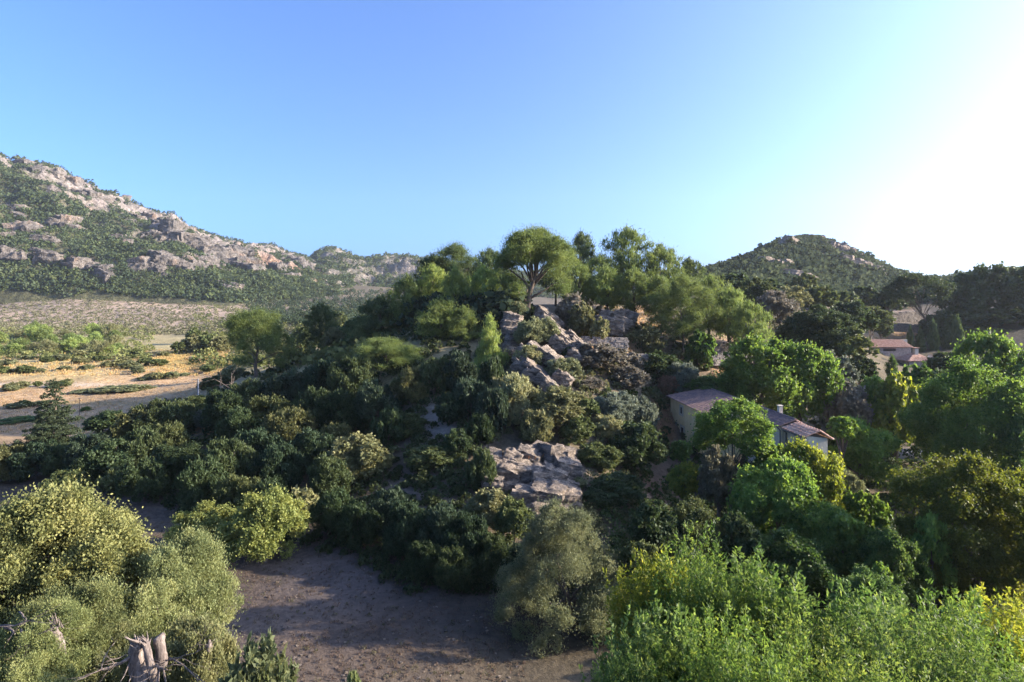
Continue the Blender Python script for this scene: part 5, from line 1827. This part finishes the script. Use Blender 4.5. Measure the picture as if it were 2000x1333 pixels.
rb = np.random.RandomState(4)
d_ = 88
p = xyz(452, 786, d_)
dt = thing("dead_tree", tuple(p), "pale leafless dead tree with arching branches above the dark thicket", "dead tree")
mb = MB()
branchwork(mb, V3(0, 0, -1.5), (0, 0, 1), 4.2, .13, 0, rb)
for dv in ((-1, 0, .35), (-.9, -.2, .7), (.8, 0, .6), (.2, 0, 1), (-.5, .1, 1), (.9, .1, .2)):
    branchwork(mb, V3(0, 0, rb.uniform(.6, 2.2)), dv, rb.uniform(2.0, 3.2), .08, 2, rb, .5, .05)
link("trunk", mb.mesh("trunk", M_PALEBARK, True), dt)
# little timber frame beside the lone pine
d_ = 113
p = xyz(532, 728, d_)
fr = thing("timber_frame", (p[0], d_, p[2]), "small rough timber frame standing right of the lone pine's trunk", "frame")
for dx in (-.9, -.3, .3, .9):
    mb = MB()
    mb.tube([V3(dx, 0, -.6), V3(dx * .75, .1, 2.3 - abs(dx) * .4)], [.06, .05], 6)
    link("pole", mb.mesh("pole", M_BARK), fr)
mb = MB()
mb.tube([V3(-.8, .06, 1.85), V3(.8, .06, 1.9)], [.05, .05], 6)
link("crossbeam", mb.mesh("crossbeam", M_BARK), fr)

# split dead trunk at the bottom left, with bare branches
d_ = 15.5


def Q(px, py, d=d_):
    return xyz(px, py, d)


base = Q(290, 1375)
st = thing("dead_tree", tuple(base), "split grey dead trunk with torn top and bare branches at the bottom left", "dead tree")
bo = np.array(base)


def gnarl(pts, rr, n=12, seed=0, amp=.3):
    """knotty tube with torn fibres"""
    mb_ = MB()
    P_ = []
    for i in range(len(pts) - 1):
        for k in range(4):
            s = k / 4
            P_.append((pts[i] * (1 - s) + pts[i + 1] * s, rr[i] * (1 - s) + rr[i + 1] * s))
    P_.append((pts[-1], rr[-1]))
    mb_.tube([q_[0] for q_ in P_], [q_[1] for q_ in P_], n)
    v = np.array(mb_.v)
    ctr = np.repeat(np.array([q_[0] for q_ in P_]), n, 0)
    ln = fbm(v * np.array([9, 9, 2.2]), 4, seed, True)
    v = ctr + (v - ctr) * (1 + amp * ln[:, None])
    mb_.v = [tuple(x) for x in v]
    return mb_


mb = gnarl([Q(300, 1390) - bo, Q(284, 1335) - bo, Q(268, 1300) - bo, Q(266, 1270) - bo, Q(272, 1252) - bo], [.23, .19, .145, .13, .13], 18, 3, .7)
link("trunk", mb.mesh("trunk", M_PALEBARK, True), st)
mb = gnarl([Q(304, 1345) - bo, Q(297, 1310, 15.3) - bo, Q(290, 1280, 15.3) - bo, Q(284, 1256, 15.3) - bo], [.075, .08, .07, .06], 12, 5, .6)
link("limb", mb.mesh("limb", M_PALEBARK, True), st)
mb = MB()
for k in range(46):              # torn splinters at the top
    c0_ = Q(262 + rb.uniform(0, 28), 1262 + rb.uniform(-6, 8), d_ + rb.uniform(-.25, .25)) - bo
    mb.tube([c0_, c0_ + V3(rb.normal() * .10, rb.normal() * .10, rb.uniform(.12, .32))], [rb.uniform(.02, .05), .005], 5)
link("splinters", mb.mesh("splinters", M_PALEBARK), st)
mb = gnarl([Q(316, 1300, 15.8) - bo, Q(316, 1272, 15.8) - bo, Q(312, 1250, 15.8) - bo, Q(308, 1243, 15.8) - bo], [.11, .10, .12, .10], 14, 9, .7)
link("broken_stub", mb.mesh("broken_stub", M_PALEBARK, True), st)
for (x0, y0, x1, y1, r_, nm) in [(268, 1275, 195, 1335, .055, 0), (262, 1280, 225, 1330, .03, 0), (305, 1298, 330, 1285, .05, 0), (330, 1285, 400, 1292, .03, 0), (318, 1300, 350, 1340, .03, 0), (300, 1300, 395, 1325, .02, 0), (266, 1290, 240, 1340, .03, 0), (270, 1270, 215, 1290, .02, 0), (300, 1290, 345, 1312, .03, 0), (310, 1310, 300, 1345, .03, 0), (320, 1290, 420, 1305, .018, 0), (264, 1285, 205, 1312, .022, 0), (285, 1290, 300, 1330, .03, 0)]:
    mb = MB()
    a, b = Q(x0, y0) - bo, Q(x1, y1, d_ - .6) - bo
    branchwork(mb, a, b - a, np.linalg.norm(b - a) * 1.1, r_, 2, rb, .6)
    link("branch", mb.mesh("branch", M_PALEBARK, True), st)
base = Q(406, 1275, 17)
sn = thing("dead_stump", tuple(base), "short pale snapped stump at the right edge of the foreground olives", "stump")
mb = gnarl([V3(0, 0, -.5), V3(.02, 0, 0), V3(.05, 0, .2), V3(.04, 0, .38)], [.085, .08, .075, .03], 10, 12)
link("trunk", mb.mesh("trunk", M_PALEBARK, True), sn)
base = Q(112, 1262, 16.5)
sn = thing("dead_stump", tuple(base), "leaning torn pinkish snag among the olives at the far left", "stump")
mb = gnarl([V3(.12, 0, -.5), V3(.08, 0, 0), V3(-.05, 0, .35), V3(-.2, 0, .7)], [.10, .10, .085, .02], 12, 14, .6)
link("trunk", mb.mesh("trunk", M_PALEBARK, True), sn)
mb = MB()
for k in range(12):
    c0_ = V3(rb.uniform(-.15, .1), rb.uniform(-.1, .1), rb.uniform(.4, .7))
    mb.tube([c0_, c0_ + V3(rb.normal() * .12, 0, rb.uniform(.15, .4))], [.03, .004], 5)
link("splinters", mb.mesh("splinters", M_PALEBARK), sn)
base = Q(-20, 1235, 16)
dbr = thing("dead_branch", tuple(base), "bare grey branch arching in from the left edge over the olives", "branch")
mb = MB()
for (x0, y0, x1, y1, r_) in [(-20, 1228, 70, 1170, .05), (38, 1195, 66, 1222, .03), (10, 1225, 45, 1232, .045), (40, 1230, 58, 1260, .04), (58, 1246, 100, 1235, .025), (58, 1258, 58, 1300, .03)]:
    a, b = Q(x0, y0, 16) - np.array(base), Q(x1, y1, 15.7) - np.array(base)
    branchwork(mb, a, b - a, np.linalg.norm(b - a) * 1.05, r_, 2, rb, .55)
link("branch", mb.mesh("branch", M_PALEBARK, True), dbr)

# ------------------------------------------------------------------ air
hz = MB()
hz.box((0, 850, 150), (5200, 1900, 390))
M_HAZE, _nt = new_mat("haze_air")
_pv = N(_nt, "ShaderNodeVolumePrincipled")
_pv.inputs["Color"].default_value = (0.80, 0.88, 1.0, 1)
_pv.inputs["Density"].default_value = 0.00007
_pv.inputs["Anisotropy"].default_value = 0.3
_no = N(_nt, "ShaderNodeOutputMaterial")
_nt.links.new(_pv.outputs[0], _no.inputs["Volume"])
tag(link("haze", hz.mesh("haze", M_HAZE)), kind="stuff")
